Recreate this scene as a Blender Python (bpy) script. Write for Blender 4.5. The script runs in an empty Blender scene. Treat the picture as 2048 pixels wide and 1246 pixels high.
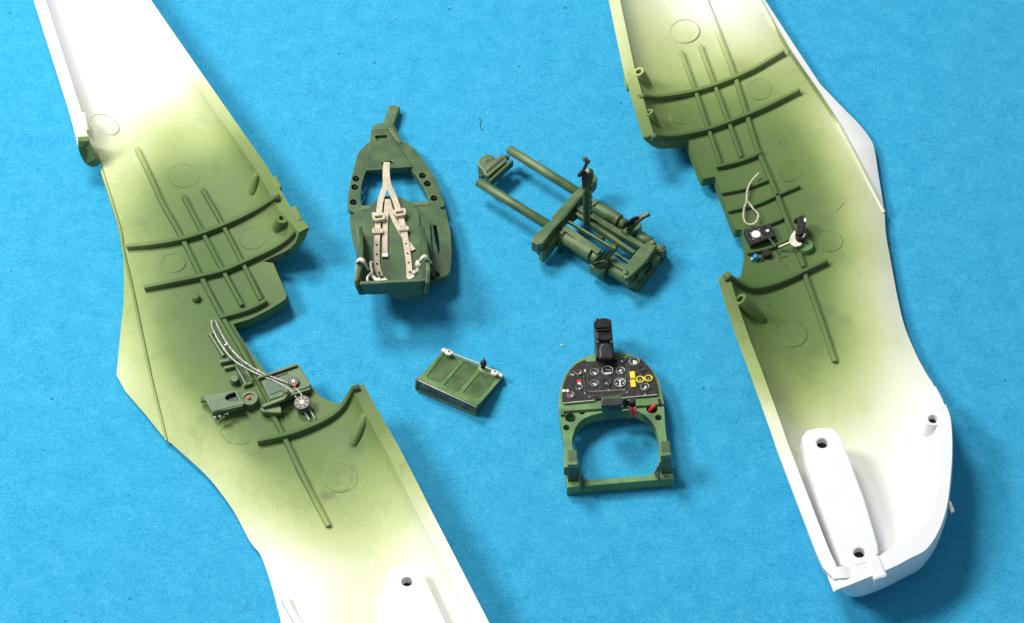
import bpy, bmesh, math, random
import numpy as np
from mathutils import Vector, Matrix
from mathutils.geometry import delaunay_2d_cdt
random.seed(7); np.random.seed(7)
S = bpy.context.scene
S.unit_settings.scale_length = 0.01            # one unit is a centimetre
# ------------------------------------------------------------------ camera
TILT, LENS, DIST = math.radians(35), 90.0, 51.2
cam_d = bpy.data.cameras.new('camera'); cam = bpy.data.objects.new('camera', cam_d)
S.collection.objects.link(cam); S.camera = cam
cam_d.lens = LENS; cam_d.sensor_width = 36; cam_d.clip_end = 400; cam_d.clip_start = 1
CAM = np.array([0, -math.sin(TILT)*DIST, math.cos(TILT)*DIST])
cam.location = CAM; cam.rotation_euler = (TILT, 0, 0)
VX = np.array([1., 0, 0]); VY = np.array([0, math.cos(TILT), math.sin(TILT)]); VZ = np.array([0, math.sin(TILT), -math.cos(TILT)])
# ------------------------------------------------------------------ light
W = bpy.data.worlds.new('World'); S.world = W; W.use_nodes = True
W.node_tree.nodes['Background'].inputs[0].default_value = (0.80, 0.90, 1.0, 1)
W.node_tree.nodes['Background'].inputs[1].default_value = 0.30
def lamp(name, loc, size, power, col):
    l = bpy.data.lights.new(name, 'AREA'); l.shape = 'DISK'; l.size = size; l.energy = power; l.color = col
    o = bpy.data.objects.new(name, l); S.collection.objects.link(o); o.location = loc
    o.rotation_euler = (-Vector(loc)).to_track_quat('-Z', 'Y').to_euler(); return o
lamp('lamp_key', (-26, 33, 60), 20, 45500, (1.0, 0.97, 0.92))
lamp('lamp_second', (-48, 6, 52), 20, 41500, (1.0, 0.98, 0.95))
S.view_settings.view_transform = 'Standard'; S.view_settings.look = 'None'
S.view_settings.exposure = 0.0; S.view_settings.gamma = 1
# ------------------------------------------------------------------ pixel of the photograph -> place on the table
def ray(px, py):
    f = LENS/36*2048
    px = np.asarray(px, float); py = np.asarray(py, float)
    d = ((px-1024)/f)[..., None]*VX - ((py-623)/f)[..., None]*VY + VZ
    return d
def at(px, py, z=0.0):
    d = ray(px, py); t = (np.asarray(z, float)-CAM[2])/d[..., 2]
    return CAM + t[..., None]*d
def P(px, py, z=0.0): return Vector(at(px, py, z).tolist())
class Plane:
    """a plane through three (pixel, height) points"""
    def __init__(s, a, b, c):
        s.o = P(*a); s.n = (P(*b)-s.o).cross(P(*c)-s.o).normalized()
        if s.n.z < 0: s.n = -s.n
    def __call__(s, px, py, up=0.0):
        d = Vector(ray(px, py).tolist()); o = s.o + s.n*up; C = Vector(CAM.tolist())
        t = (o-C).dot(s.n)/d.dot(s.n); return C + d*t
def level(z): return Plane((0, 0, z), (0, 900, z), (900, 0, z))
# ------------------------------------------------------------------ materials
def mat(name, col, rough=0.5, var=0.10, scale=14, bump=0.15, col2=None, spec=0.5, metal=0, detail_scale=60, edge=None):
    m = bpy.data.materials.new(name); m.use_nodes = True; nt = m.node_tree; N = nt.nodes; L = nt.links
    b = N['Principled BSDF']; b.inputs['Roughness'].default_value = rough; b.inputs['Metallic'].default_value = metal
    b.inputs['Specular IOR Level'].default_value = spec
    tc = N.new('ShaderNodeTexCoord')
    n1 = N.new('ShaderNodeTexNoise'); n1.inputs['Scale'].default_value = scale/4; n1.inputs['Detail'].default_value = 5
    n2 = N.new('ShaderNodeTexNoise'); n2.inputs['Scale'].default_value = detail_scale; n2.inputs['Detail'].default_value = 3
    L.new(tc.outputs['Object'], n1.inputs['Vector']); L.new(tc.outputs['Object'], n2.inputs['Vector'])
    r = N.new('ShaderNodeValToRGB'); c2 = col2 or tuple(min(1, c*1.5+0.01) for c in col)
    r.color_ramp.elements[0].position = 0.35; r.color_ramp.elements[1].position = 0.68
    r.color_ramp.elements[0].color = (*[c*(1-var) for c in col], 1); r.color_ramp.elements[1].color = (*[c+(d-c)*min(1, var*3) for c, d in zip(col, c2)], 1)
    L.new(n1.outputs[0], r.inputs[0])
    h = N.new('ShaderNodeHueSaturation'); L.new(r.outputs[0], h.inputs['Color'])
    mr = N.new('ShaderNodeMapRange'); mr.inputs['From Min'].default_value = 0.3; mr.inputs['From Max'].default_value = 0.7
    mr.inputs['To Min'].default_value = 1-var; mr.inputs['To Max'].default_value = 1+var
    L.new(n2.outputs[0], mr.inputs['Value']); L.new(mr.outputs[0], h.inputs['Value']); L.new(h.outputs[0], b.inputs['Base Color'])
    if edge:                                        # paint rubbed thin and drybrushed along the edges
        bv = N.new('ShaderNodeBevel'); bv.samples = 4; bv.inputs['Radius'].default_value = 0.022; ge = N.new('ShaderNodeNewGeometry')
        dt = N.new('ShaderNodeVectorMath'); dt.operation = 'DOT_PRODUCT'; L.new(bv.outputs[0], dt.inputs[0]); L.new(ge.outputs['Normal'], dt.inputs[1])
        er = N.new('ShaderNodeMapRange'); er.inputs['From Min'].default_value = 0.97; er.inputs['From Max'].default_value = 0.80; L.new(dt.outputs['Value'], er.inputs['Value'])
        mm = N.new('ShaderNodeMath'); mm.operation = 'MULTIPLY'; L.new(er.outputs[0], mm.inputs[0]); L.new(mr.outputs[0], mm.inputs[1]); m3 = N.new('ShaderNodeMath'); m3.operation = 'MULTIPLY'; L.new(mm.outputs[0], m3.inputs[0]); L.new(n1.outputs[0], m3.inputs[1])
        mx = N.new('ShaderNodeMix'); mx.data_type = 'RGBA'; L.new(m3.outputs[0], mx.inputs[0]); L.new(h.outputs[0], mx.inputs[6]); mx.inputs[7].default_value = (*edge, 1); L.new(mx.outputs[2], b.inputs['Base Color'])
    bp = N.new('ShaderNodeBump'); bp.inputs['Strength'].default_value = bump; bp.inputs['Distance'].default_value = 0.02
    L.new(n2.outputs[0], bp.inputs['Height']); L.new(bp.outputs[0], b.inputs['Normal'])
    return m
GREEN = (0.054, 0.130, 0.046)
def paint_mat():
    """airbrushed green over white plastic: attribute 'paint' says how much green lies there"""
    m = bpy.data.materials.new('airbrushed_green_on_white'); m.use_nodes = True; nt = m.node_tree; N = nt.nodes; L = nt.links
    b = N['Principled BSDF']; b.inputs['Roughness'].default_value = 0.42
    tc = N.new('ShaderNodeTexCoord'); at_ = N.new('ShaderNodeAttribute'); at_.attribute_name = 'paint'
    na = N.new('ShaderNodeTexNoise'); na.inputs['Scale'].default_value = 1.1; na.inputs['Detail'].default_value = 6
    nb = N.new('ShaderNodeTexNoise'); nb.inputs['Scale'].default_value = 45; nb.inputs['Detail'].default_value = 4; nb.inputs['Roughness'].default_value = 0.7
    for n in (na, nb): L.new(tc.outputs['Object'], n.inputs['Vector'])
    def math_(op, a, b_, c=None):
        k = N.new('ShaderNodeMath'); k.operation = op
        for i, v in enumerate((a, b_, c)):
            if v is None: continue
            if isinstance(v, (int, float)): k.inputs[i].default_value = v
            else: L.new(v, k.inputs[i])
        return k.outputs[0]
    # speckle of the overspray is strongest at mid densities
    pa = at_.outputs['Fac']
    mid = math_('MULTIPLY', pa, math_('SUBTRACT', 1.0, pa))
    v = math_('ADD', pa, math_('MULTIPLY', math_('SUBTRACT', na.outputs[0], 0.5), math_('MULTIPLY', mid, 0.45)))
    v = math_('ADD', v, math_('MULTIPLY', math_('SUBTRACT', nb.outputs[0], 0.5), math_('MULTIPLY', mid, 1.9)))
    r = N.new('ShaderNodeValToRGB'); L.new(math_('DIVIDE', v, 1.2), r.inputs[0]); e = r.color_ramp.elements
    stops = [(0.0, (0.78, 0.79, 0.81)), (0.12, (0.74, 0.76, 0.62)), (0.3, (0.50, 0.56, 0.29)), (0.5, (0.32, 0.395, 0.145)), (0.75, (0.145, 0.215, 0.062)), (1.0, (0.072, 0.130, 0.034)), (1.2, (0.045, 0.100, 0.022))]
    stops = [(p_/1.2, c_) for p_, c_ in stops]
    e[0].position, e[0].color = stops[0][0], (*stops[0][1], 1); e[1].position, e[1].color = stops[-1][0], (*stops[-1][1], 1)
    for p_, c_ in stops[1:-1]:
        q = e.new(p_); q.color = (*c_, 1)
    # grimy wash smears and rubbed grey patches, only where there is paint
    nc = N.new('ShaderNodeTexNoise'); nc.inputs['Scale'].default_value = 1.7; nc.inputs['Detail'].default_value = 8; nc.inputs['Roughness'].default_value = 0.62; nc.inputs['Distortion'].default_value = 0.8
    L.new(tc.outputs['Object'], nc.inputs['Vector'])
    mr = N.new('ShaderNodeMapRange'); mr.inputs['From Min'].default_value = 0.54; mr.inputs['From Max'].default_value = 0.72; mr.inputs['To Max'].default_value = 0.42
    L.new(nc.outputs[0], mr.inputs['Value'])
    aw = N.new('ShaderNodeAttribute'); aw.attribute_name = 'wash'  # holds the smudges, and the darker tone at and beside the ribs
    f = math_('MULTIPLY', mr.outputs[0], math_('MULTIPLY', pa, 1.0))
    f = math_('ADD', f, math_('MULTIPLY', aw.outputs['Fac'], 0.6))
    mx = N.new('ShaderNodeMix'); mx.data_type = 'RGBA'; L.new(f, mx.inputs[0]); L.new(r.outputs[0], mx.inputs[6]); mx.inputs[7].default_value = (0.085, 0.105, 0.065, 1)
    L.new(mx.outputs[2], b.inputs['Base Color'])
    rr = N.new('ShaderNodeMapRange'); rr.inputs['To Min'].default_value = 0.52; rr.inputs['To Max'].default_value = 0.72; b.inputs['Specular IOR Level'].default_value = 0.32; L.new(nc.outputs[0], rr.inputs['Value']); L.new(rr.outputs[0], b.inputs['Roughness'])
    bp = N.new('ShaderNodeBump'); bp.inputs['Strength'].default_value = 0.10; bp.inputs['Distance'].default_value = 0.02
    L.new(nb.outputs[0], bp.inputs['Height']); L.new(bp.outputs[0], b.inputs['Normal'])
    return m
def paper_mat():
    m = bpy.data.materials.new('blue_craft_paper'); m.use_nodes = True; nt = m.node_tree; N = nt.nodes; L = nt.links
    b = N['Principled BSDF']; b.inputs['Roughness'].default_value = 0.9; b.inputs['Specular IOR Level'].default_value = 0.15
    tc = N.new('ShaderNodeTexCoord')
    def noise(sc, det=4, ro=0.6, stretch=None, dist=0):
        n = N.new('ShaderNodeTexNoise'); n.inputs['Scale'].default_value = sc; n.inputs['Detail'].default_value = det; n.inputs['Roughness'].default_value = ro; n.inputs['Distortion'].default_value = dist
        if stretch:
            mp = N.new('ShaderNodeMapping'); mp.inputs['Rotation'].default_value = (0, 0, stretch[0]); mp.inputs['Scale'].default_value = (1, stretch[1], 1)
            L.new(tc.outputs['Object'], mp.inputs[0]); L.new(mp.outputs[0], n.inputs['Vector'])
        else: L.new(tc.outputs['Object'], n.inputs['Vector'])
        return n.outputs[0]
    a = noise(2.2, 3); fi = noise(10, 5, 0.65, (0.5, 1.0), 1.6); fine = noise(36, 3, 0.6); fib = noise(4, 4, 0.6, (0.7, 7)); fib2 = noise(4, 4, 0.6, (-0.8, 7))
    def lin(*ts):
        o = None
        for v, w in ts:
            k = N.new('ShaderNodeMath'); k.operation = 'MULTIPLY_ADD'; L.new(v, k.inputs[0]); k.inputs[1].default_value = w
            if o is None: k.inputs[2].default_value = 0
            else: L.new(o, k.inputs[2])
            o = k.outputs[0]
        return o
    v = lin((a, 0.14), (fi, 0.28), (fine, 0.40), (fib, 0.06), (fib2, 0.06))
    r = N.new('ShaderNodeValToRGB'); L.new(v, r.inputs[0]); e = r.color_ramp.elements
    e[0].position = 0.36; e[0].color = (0.010, 0.225, 0.435, 1); e[1].position = 0.65; e[1].color = (0.12, 0.46, 0.70, 1)
    q = e.new(0.5); q.color = (0.040, 0.350, 0.575, 1)
    vo = N.new('ShaderNodeTexVoronoi'); vo.inputs['Scale'].default_value = 1.15; vo.inputs['Randomness'].default_value = 1; L.new(tc.outputs['Object'], vo.inputs['Vector'])
    sp = N.new('ShaderNodeMapRange'); sp.inputs['From Min'].default_value = 0.018; sp.inputs['From Max'].default_value = 0.05; sp.inputs['To Min'].default_value = 0.75; sp.inputs['To Max'].default_value = 0.0
    L.new(vo.outputs['Distance'], sp.inputs['Value'])
    mx = N.new('ShaderNodeMix'); mx.data_type = 'RGBA'; L.new(sp.outputs[0], mx.inputs[0]); L.new(r.outputs[0], mx.inputs[6]); mx.inputs[7].default_value = (0.004, 0.05, 0.15, 1)
    L.new(mx.outputs[2], b.inputs['Base Color'])
    bp = N.new('ShaderNodeBump'); bp.inputs['Strength'].default_value = 0.35; bp.inputs['Distance'].default_value = 0.03; L.new(v, bp.inputs['Height']); L.new(bp.outputs[0], b.inputs['Normal'])
    return m
M = dict(
 paint=paint_mat(), paper=paper_mat(),
 green=mat('cockpit_green', GREEN, 0.42, 0.22, 10, 0.2, col2=(0.15, 0.19, 0.07), edge=(.26, .34, .15)),
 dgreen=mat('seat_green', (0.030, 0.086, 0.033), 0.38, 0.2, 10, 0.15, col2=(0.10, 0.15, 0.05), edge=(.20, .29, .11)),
 lgreen=mat('light_green', (0.100, 0.205, 0.068), 0.45, 0.2, 12, 0.2, edge=(.32, .40, .18)),
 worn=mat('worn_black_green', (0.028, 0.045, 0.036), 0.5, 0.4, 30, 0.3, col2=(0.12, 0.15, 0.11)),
 black=mat('satin_black', (0.010, 0.011, 0.013), 0.4, 0.3, 20, 0.2),
 face=mat('printed_black', (0.020, 0.018, 0.017), 0.5, 0.4, 60, 0.25, col2=(0.04, 0.036, 0.033), spec=0.25),
 hole=mat('hole_dark', (0.008, 0.010, 0.013), 0.35, 0.2, 20, 0.1),
 belt=mat('belt_linen', (0.56, 0.49, 0.36), 0.7, 0.14, 40, 0.5, col2=(0.66, 0.58, 0.44)),
 cream=mat('cream_paint', (0.66, 0.60, 0.49), 0.5, 0.12, 30, 0.2),
 white=mat('white_print', (0.75, 0.75, 0.74), 0.5, 0.05, 30, 0.1),
 wplastic=mat('white_plastic', (0.76, 0.775, 0.79), 0.4, 0.02, 8, 0.04),
 silver=mat('etched_metal', (0.40, 0.40, 0.36), 0.35, 0.3, 60, 0.3, metal=0.15),
 yellow=mat('yellow_print', (0.70, 0.56, 0.02), 0.5, 0.1, 40, 0.1),
 red=mat('red_paint', (0.62, 0.03, 0.025), 0.4, 0.15, 40, 0.1),
 pink=mat('worn_red', (0.62, 0.10, 0.10), 0.5, 0.3, 80, 0.3),
 blue=mat('blue_paint', (0.03, 0.25, 0.62), 0.4, 0.2, 60, 0.1),
 copper=mat('copper', (0.50, 0.24, 0.14), 0.4, 0.2, 60, 0.1, metal=0.5),
 wash=mat('dark_wash', (0.022, 0.035, 0.018), 0.6, 0.4, 40, 0.2),
)
# ------------------------------------------------------------------ object helpers
def link(name, verts, faces, m, parent=None, smooth=False, bevel=0, label=None, auto=None):
    me = bpy.data.meshes.new(name); me.from_pydata([tuple(v) for v in verts], [], faces); me.validate()
    bm = bmesh.new(); bm.from_mesh(me); bmesh.ops.recalc_face_normals(bm, faces=bm.faces); bm.to_mesh(me); bm.free()
    me.materials.append(M[m] if isinstance(m, str) else m)
    if smooth: me.shade_smooth()
    if auto is not None: me.set_sharp_from_angle(angle=math.radians(auto))
    o = bpy.data.objects.new(name, me); S.collection.objects.link(o)
    if parent: o.parent = parent; o.matrix_parent_inverse = Matrix.Translation(-parent_loc(parent))
    if bevel:
        b = o.modifiers.new('bevel', 'BEVEL'); b.width = bevel; b.segments = 2; b.limit_method = 'ANGLE'; b.angle_limit = math.radians(35)
    if label: o['label'] = label
    return o
def parent_loc(p):
    return Vector(p.location) if p.type == 'EMPTY' else Vector((0, 0, 0))   # meshes keep world coordinates
def thing(name, label, cat, loc, group=None):
    o = bpy.data.objects.new(name, None); S.collection.objects.link(o); o.location = loc
    o.empty_display_size = 0.3
    o['label'] = label; o['category'] = cat
    if group: o['group'] = group
    return o
def cdt(outer, holes=()):
    """triangulate a 2-D outline with holes"""
    pts, faces = [], []
    for lp in [outer]+list(holes):
        n = len(pts); pts += [Vector(p[:2]) for p in lp]; faces.append(list(range(n, n+len(lp))))
    edges = [(f[i], f[(i+1) % len(f)]) for f in faces for i in range(len(f))]
    v, _, f, ov, _, _ = delaunay_2d_cdt(pts, edges, [], 0, 1e-7)
    def inside(p, lp):
        c = False; j = len(lp)-1
        for i in range(len(lp)):
            xi, yi = lp[i][:2]; xj, yj = lp[j][:2]
            if (yi > p[1]) != (yj > p[1]) and p[0] < (xj-xi)*(p[1]-yi)/(yj-yi)+xi: c = not c
            j = i
        return c
    idx = [(o[0] if o else 0) for o in ov]
    tris = []
    for t in f:
        c = (v[t[0]]+v[t[1]]+v[t[2]])/3
        if inside(c, outer) and not any(inside(c, h) for h in holes): tris.append([idx[k] for k in t])
    return [tuple(p) for p in pts], tris, faces
def plate(name, outer, T, thick, m, parent, holes=(), up=0.0, bevel=0.012, label=None, smooth=False):
    """flat piece with the outline seen in the photograph, lying in plane T, thick downwards"""
    allp = [[T(px, py, up) for px, py in lp] for lp in [outer]+list(holes)]
    n = T.n; ax = Vector((1, 0, 0)); ax = (ax-n*ax.dot(n)).normalized(); ay = n.cross(ax)
    l2 = [[(p.dot(ax), p.dot(ay)) for p in lp] for lp in allp]
    _, tris, loops = cdt(l2[0], l2[1:])
    top = [p for lp in allp for p in lp]; k = len(top); bot = [p-n*thick for p in top]
    F = [list(t) for t in tris]+[[a+k for a in reversed(t)] for t in tris]
    for lp in loops:
        for i in range(len(lp)):
            a, b = lp[i], lp[(i+1) % len(lp)]; F.append([a, b, b+k, a+k])
    o = link(name, top+bot, F, m, parent, smooth, 0, label)
    bm = bmesh.new(); bm.from_mesh(o.data); bmesh.ops.dissolve_limit(bm, angle_limit=0.02, verts=bm.verts, edges=bm.edges)
    if bevel:
        es = [e for e in bm.edges if len(e.link_faces) == 2 and e.calc_face_angle(0) > 0.6 and abs((e.verts[0].co-e.verts[1].co).normalized().dot(n)) < 0.5]
        bmesh.ops.bevel(bm, geom=es, offset=bevel, segments=2, affect='EDGES', profile=0.6, clamp_overlap=True)
    bmesh.ops.triangulate(bm, faces=[f for f in bm.faces if len(f.verts) > 4])
    bm.to_mesh(o.data); bm.free(); return o
def ell(cx, cy, r, n=20, asp=0.83, rot=0, ry=None):
    ry = ry or r*asp
    return [(cx+r*math.cos(t)*math.cos(rot)-ry*math.sin(t)*math.sin(rot), cy+r*math.cos(t)*math.sin(rot)+ry*math.sin(t)*math.cos(rot)) for t in [2*math.pi*i/n for i in range(n)]]
def frame_pts(path, up):
    out = []
    for i, p in enumerate(path):
        a = path[max(0, i-1)]; b = path[min(len(path)-1, i+1)]; t = (b-a).normalized()
        u = up[i] if isinstance(up, list) else up
        s = t.cross(u).normalized(); u2 = s.cross(t).normalized(); out.append((p, t, s, u2))
    return out
def sweep(path, prof, up, ends=0.0):
    """prof: list of (side, up); ends > 0 rounds the ends off over that length"""
    V, F = [], []; k = len(prof); fr = frame_pts(path, up); rings = []
    if ends:
        p, t, s, u = fr[0]
        rings += [(p-t*ends, s, u, 0.55), (p-t*ends*0.6, s, u, 0.88)]
    rings += [(p, s, u, 1.0) for p, t, s, u in fr]
    if ends:
        p, t, s, u = fr[-1]; rings += [(p+t*ends*0.6, s, u, 0.88), (p+t*ends, s, u, 0.55)]
    for p, s, u, sc in rings:
        for (a, b) in prof: V.append(p+s*a*sc+u*(b*sc if not ends or b < 0 else b*sc))
    for i in range(len(rings)-1):
        for j in range(k):
            a = i*k+j; b = i*k+(j+1) % k; F.append([a, b, b+k, a+k])
    F.append(list(range(k))[::-1]); F.append([len(V)-k+j for j in range(k)])
    return V, F
def circ(r, n=12, sq=1.0): return [(r*math.cos(2*math.pi*i/n), r*sq*math.sin(2*math.pi*i/n)) for i in range(n)]
def dome(w, up, down):          # bar with a rounded top; origin at its top centre
    h = w/2
    return [(-1.45*h, -down), (-1.12*h, -down*.62), (-0.95*h, -0.42*h), (-0.84*h, -0.12*h), (-0.6*h, 0), (0.6*h, 0), (0.84*h, -0.12*h), (0.95*h, -0.42*h), (1.12*h, -down*.62), (1.45*h, -down)]
def resample(pts, step):
    pts = [Vector(p) for p in pts]; out = [pts[0]]
    for a, b in zip(pts, pts[1:]):
        n = max(1, int(round((b-a).length/step)))
        for i in range(1, n+1): out.append(a.lerp(b, i/n))
    return out
def smooth_path(pts, per=6):    # Catmull-Rom
    p = [Vector(q) for q in pts]
    if len(p) < 3: return p
    p = [p[0]*2-p[1]]+p+[p[-1]*2-p[-2]]; out = []
    for i in range(1, len(p)-2):
        for j in range(per):
            t = j/per; a, b, c, d = p[i-1:i+3]
            out.append(0.5*((2*b)+(c-a)*t+(2*a-5*b+4*c-d)*t*t+(3*b-a-3*c+d)*t**3))
    return out+[p[-2]]
def tube(name, path, r, m, parent, n=12, up=Vector((0, 0, 1)), ends=0.0, label=None, smooth=True):
    V, F = sweep(path, circ(r, n), up, ends)
    return link(name, V, F, m, parent, smooth, 0, label, auto=50)
def bar(name, path, w, h, m, parent, up=Vector((0, 0, 1)), bevel=0.012, label=None):
    V, F = sweep(path, [(-w/2, -h), (w/2, -h), (w/2, 0), (-w/2, 0)], up)
    return link(name, V, F, m, parent, False, bevel, label)
def turned(name, base, axis, prof, m, parent, n=20, label=None):
    """prof: list of (radius, height) along axis from base"""
    axis = axis.normalized(); s = axis.orthogonal().normalized(); u = axis.cross(s); V, F = [], []
    for r, h in prof:
        for i in range(n):
            t = 2*math.pi*i/n; V.append(base+axis*h+s*r*math.cos(t)+u*r*math.sin(t))
    for i in range(len(prof)-1):
        for j in range(n):
            a = i*n+j; b = i*n+(j+1) % n; F.append([a, b, b+n, a+n])
    F.append(list(range(n))[::-1]); F.append([len(V)-n+j for j in range(n)])
    return link(name, V, F, m, parent, True, 0, label, auto=40)
def slab(name, pts, thick, m, parent, bevel=0.012, label=None):
    """polygon of 3-D points given thickness along the vector thick"""
    pts = [Vector(p) for p in pts]; k = len(pts); V = pts+[p+thick for p in pts]
    F = [list(range(k)), [a+k for a in reversed(range(k))]]+[[i, (i+1) % k, (i+1) % k+k, i+k] for i in range(k)]
    return link(name, V, F, m, parent, False, bevel, label)
UP = Vector((0, 0, 1))
# ------------------------------------------------------------------ the blue paper
def paper():
    n = 2; s = 60
    o = link('paper_sheet', [(-s, -s, 0), (s, -s, 0), (s, s, 0), (-s, s, 0)], [(0, 1, 2, 3)], 'paper')
    o['kind'] = 'structure'; return o
paper()
# ------------------------------------------------------------------ the two moulded half shells
class Field:
    """inside surface of a half shell as a height over the table; walls rise towards rim lines"""
    def __init__(s, zf, rims, rolls, thick, thicks=()):
        s.zf = zf; s.rims = [s.prep(r) for r in rims]; s.rolls = [s.prep(r) for r in rolls]; s.thick = thick; s.thicks = thicks
    def prep(s, r):
        r = dict(r); a = np.array(r['pts'], float)      # px, py, z
        r['xy'] = at(a[:, 0], a[:, 1], a[:, 2])[:, :2]; r['z'] = a[:, 2]; r['ww'] = np.array(r['w'], float) if isinstance(r.get('w'), (list, tuple)) else np.full(len(a), r.get('w', 1.0)); return r
    def dist(s, r, X):
        A = r['xy'][:-1]; B = r['xy'][1:]; AB = B-A; L2 = (AB**2).sum(1)
        d = X[:, None, :]-A[None]; t = (d*AB[None]).sum(2)/L2; tc = np.clip(t, 0, 1)
        q = A[None]+tc[..., None]*AB[None]; e = X[:, None, :]-q; dd = np.sqrt((e**2).sum(2)); k = dd.argmin(1); i = np.arange(len(X))
        cr = (AB[k, 0]*(X[:, 1]-A[k, 1])-AB[k, 1]*(X[:, 0]-A[k, 0]))*r['side']
        sg = np.where(cr > 0, 1.0, -1.0)
        tt = t[i, k]; L = np.sqrt(L2[k])
        over = np.where((k == 0) & (tt < 0), -tt*L, 0)+np.where((k == len(A)-1) & (tt > 1), (tt-1)*L, 0)
        z = r['z'][:-1][k]*(1-tc[i, k])+r['z'][1:][k]*tc[i, k]
        # across distance, so that an end does not flare
        perp = np.abs(cr)/L
        dist_ = np.where(over > 0, perp, dd[i, k]); s.w_ = r['ww'][:-1][k]*(1-tc[i, k])+r['ww'][1:][k]*tc[i, k]
        return dist_*sg, z, over
    def h(s, X):
        z = np.full(len(X), s.zf, float); c = []
        for r in s.rims:
            d, zr, ov = s.dist(r, X); w = s.w_; n = r.get('n', 2.2)
            t = np.clip(1-d/w, 0, None); tk = np.minimum(t, 1)*0.985
            g = 1-(1-tk**n)**(1/n); g /= 1-(1-0.985**n)**(1/n)
            g = g+np.clip(t-1, 0, None)*w*3.0
            c.append((zr-s.zf)*g*np.exp(-(ov/r.get('fade', 0.35))**2))
        z = z+np.max(c, 0)+0.25*np.minimum(np.sort(c, 0)[-2], 0.3) if len(c) > 1 else z+c[0]
        for r in s.rolls:
            d, zr, ov = s.dist(r, X); w = r['w']; t = np.clip(1-d/w, 0, 1.6)
            z = z-(s.zf-zr)*t**r.get('n', 2)*np.exp(-(ov/0.5)**2)
        return np.clip(z, 0.03, 2.6)
    def normal(s, X, e=0.012):
        a = s.h(X+[e, 0])-s.h(X-[e, 0]); b = s.h(X+[0, e])-s.h(X-[0, e])
        n = np.stack([-a/(2*e), -b/(2*e), np.ones(len(X))], 1); return n/np.linalg.norm(n, axis=1)[:, None]
    def march(s, px, py, off=0.0):
        px = np.atleast_1d(np.asarray(px, float)); py = np.atleast_1d(np.asarray(py, float)); d = ray(px, py)
        zs = np.linspace(2.4, 0.0, 161); n = len(px); zp = np.full(n, 2.4); fp = np.full(n, 1.0); lo = np.zeros(n); hi = np.full(n, 2.4); done = np.zeros(n, bool)
        for z in zs:
            t = (z-CAM[2])/d[:, 2]; X = CAM[:2]+t[:, None]*d[:, :2]
            f = z-s.h(X)-off; new = (~done) & (f <= 0)
            lo[new] = z; hi[new] = zp[new]; done |= new; zp = np.full(n, z)
        for _ in range(12):
            m = (lo+hi)/2; t = (m-CAM[2])/d[:, 2]; X = CAM[:2]+t[:, None]*d[:, :2]; f = m-s.h(X)-off
            lo = np.where(f <= 0, m, lo); hi = np.where(f > 0, m, hi)
        t = (lo-CAM[2])/d[:, 2]; Q = CAM+t[:, None]*d
        return Q
    def on(s, pts, off=0.0):
        a = np.array(pts, float); return [Vector(q) for q in s.march(a[:, 0], a[:, 1], off).tolist()]
    def nrm(s, V):
        return [Vector(q) for q in s.normal(np.array([[v.x, v.y] for v in V])).tolist()]
    def thickness(s, X):
        th = np.full(len(X), s.thick)
        for r, val, w in s.thicks:
            d, _, ov = s.dist(s.prep(dict(pts=r, side=1)), X); k = np.clip(1-(np.abs(d)+ov)/w, 0, 1); k = k*k*(3-2*k); th = th*(1-k)+val*k
        return th
def paint_field(F, ctrl):
    a = np.array(ctrl, float); Q = F.march(a[:, 0], a[:, 1])[:, :2]; v = a[:, 2]; sg = a[:, 3] if a.shape[1] > 3 else np.full(len(a), 0.7)
    def f(X):
        X = np.asarray(X)[:, :2]; d2 = ((X[:, None]-Q[None])**2).sum(2); w = np.exp(-d2/(2*0.46**2))+1e-7/(d2+0.3)**2
        return np.clip((w*v[None]).sum(1)/w.sum(1), 0, 1)
    return f
def set_paint(o, pf, ribs=None, add=0.0):
    me = o.data; n = len(me.vertices); co = np.empty(n*3); me.vertices.foreach_get('co', co); co = co.reshape(-1, 3)
    off = np.array(parent_loc(o.parent)) if o.parent else 0
    v = pf(co[:, :2]); v = np.clip(v+add*(v > 0.25), 0, 1.2 if add else 1)
    a = me.attributes.new('paint', 'FLOAT', 'POINT'); a.data.foreach_set('value', v.astype(np.float32))
    if ribs is not None:
        w = np.zeros(n)
        for px, py, r, k in ribs:
            d = np.hypot(co[:, 0]-px, co[:, 1]-py); w = np.maximum(w, k*np.clip(1.15-d/r, 0, 1))
        b = me.attributes.new('wash', 'FLOAT', 'POINT'); b.data.foreach_set('value', w.astype(np.float32))
def sm(pts, per=4):
    return [tuple(p)[:len(pts[0])] for p in smooth_path([Vector((*q, 0)[:3]) for q in pts], per)]
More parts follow.
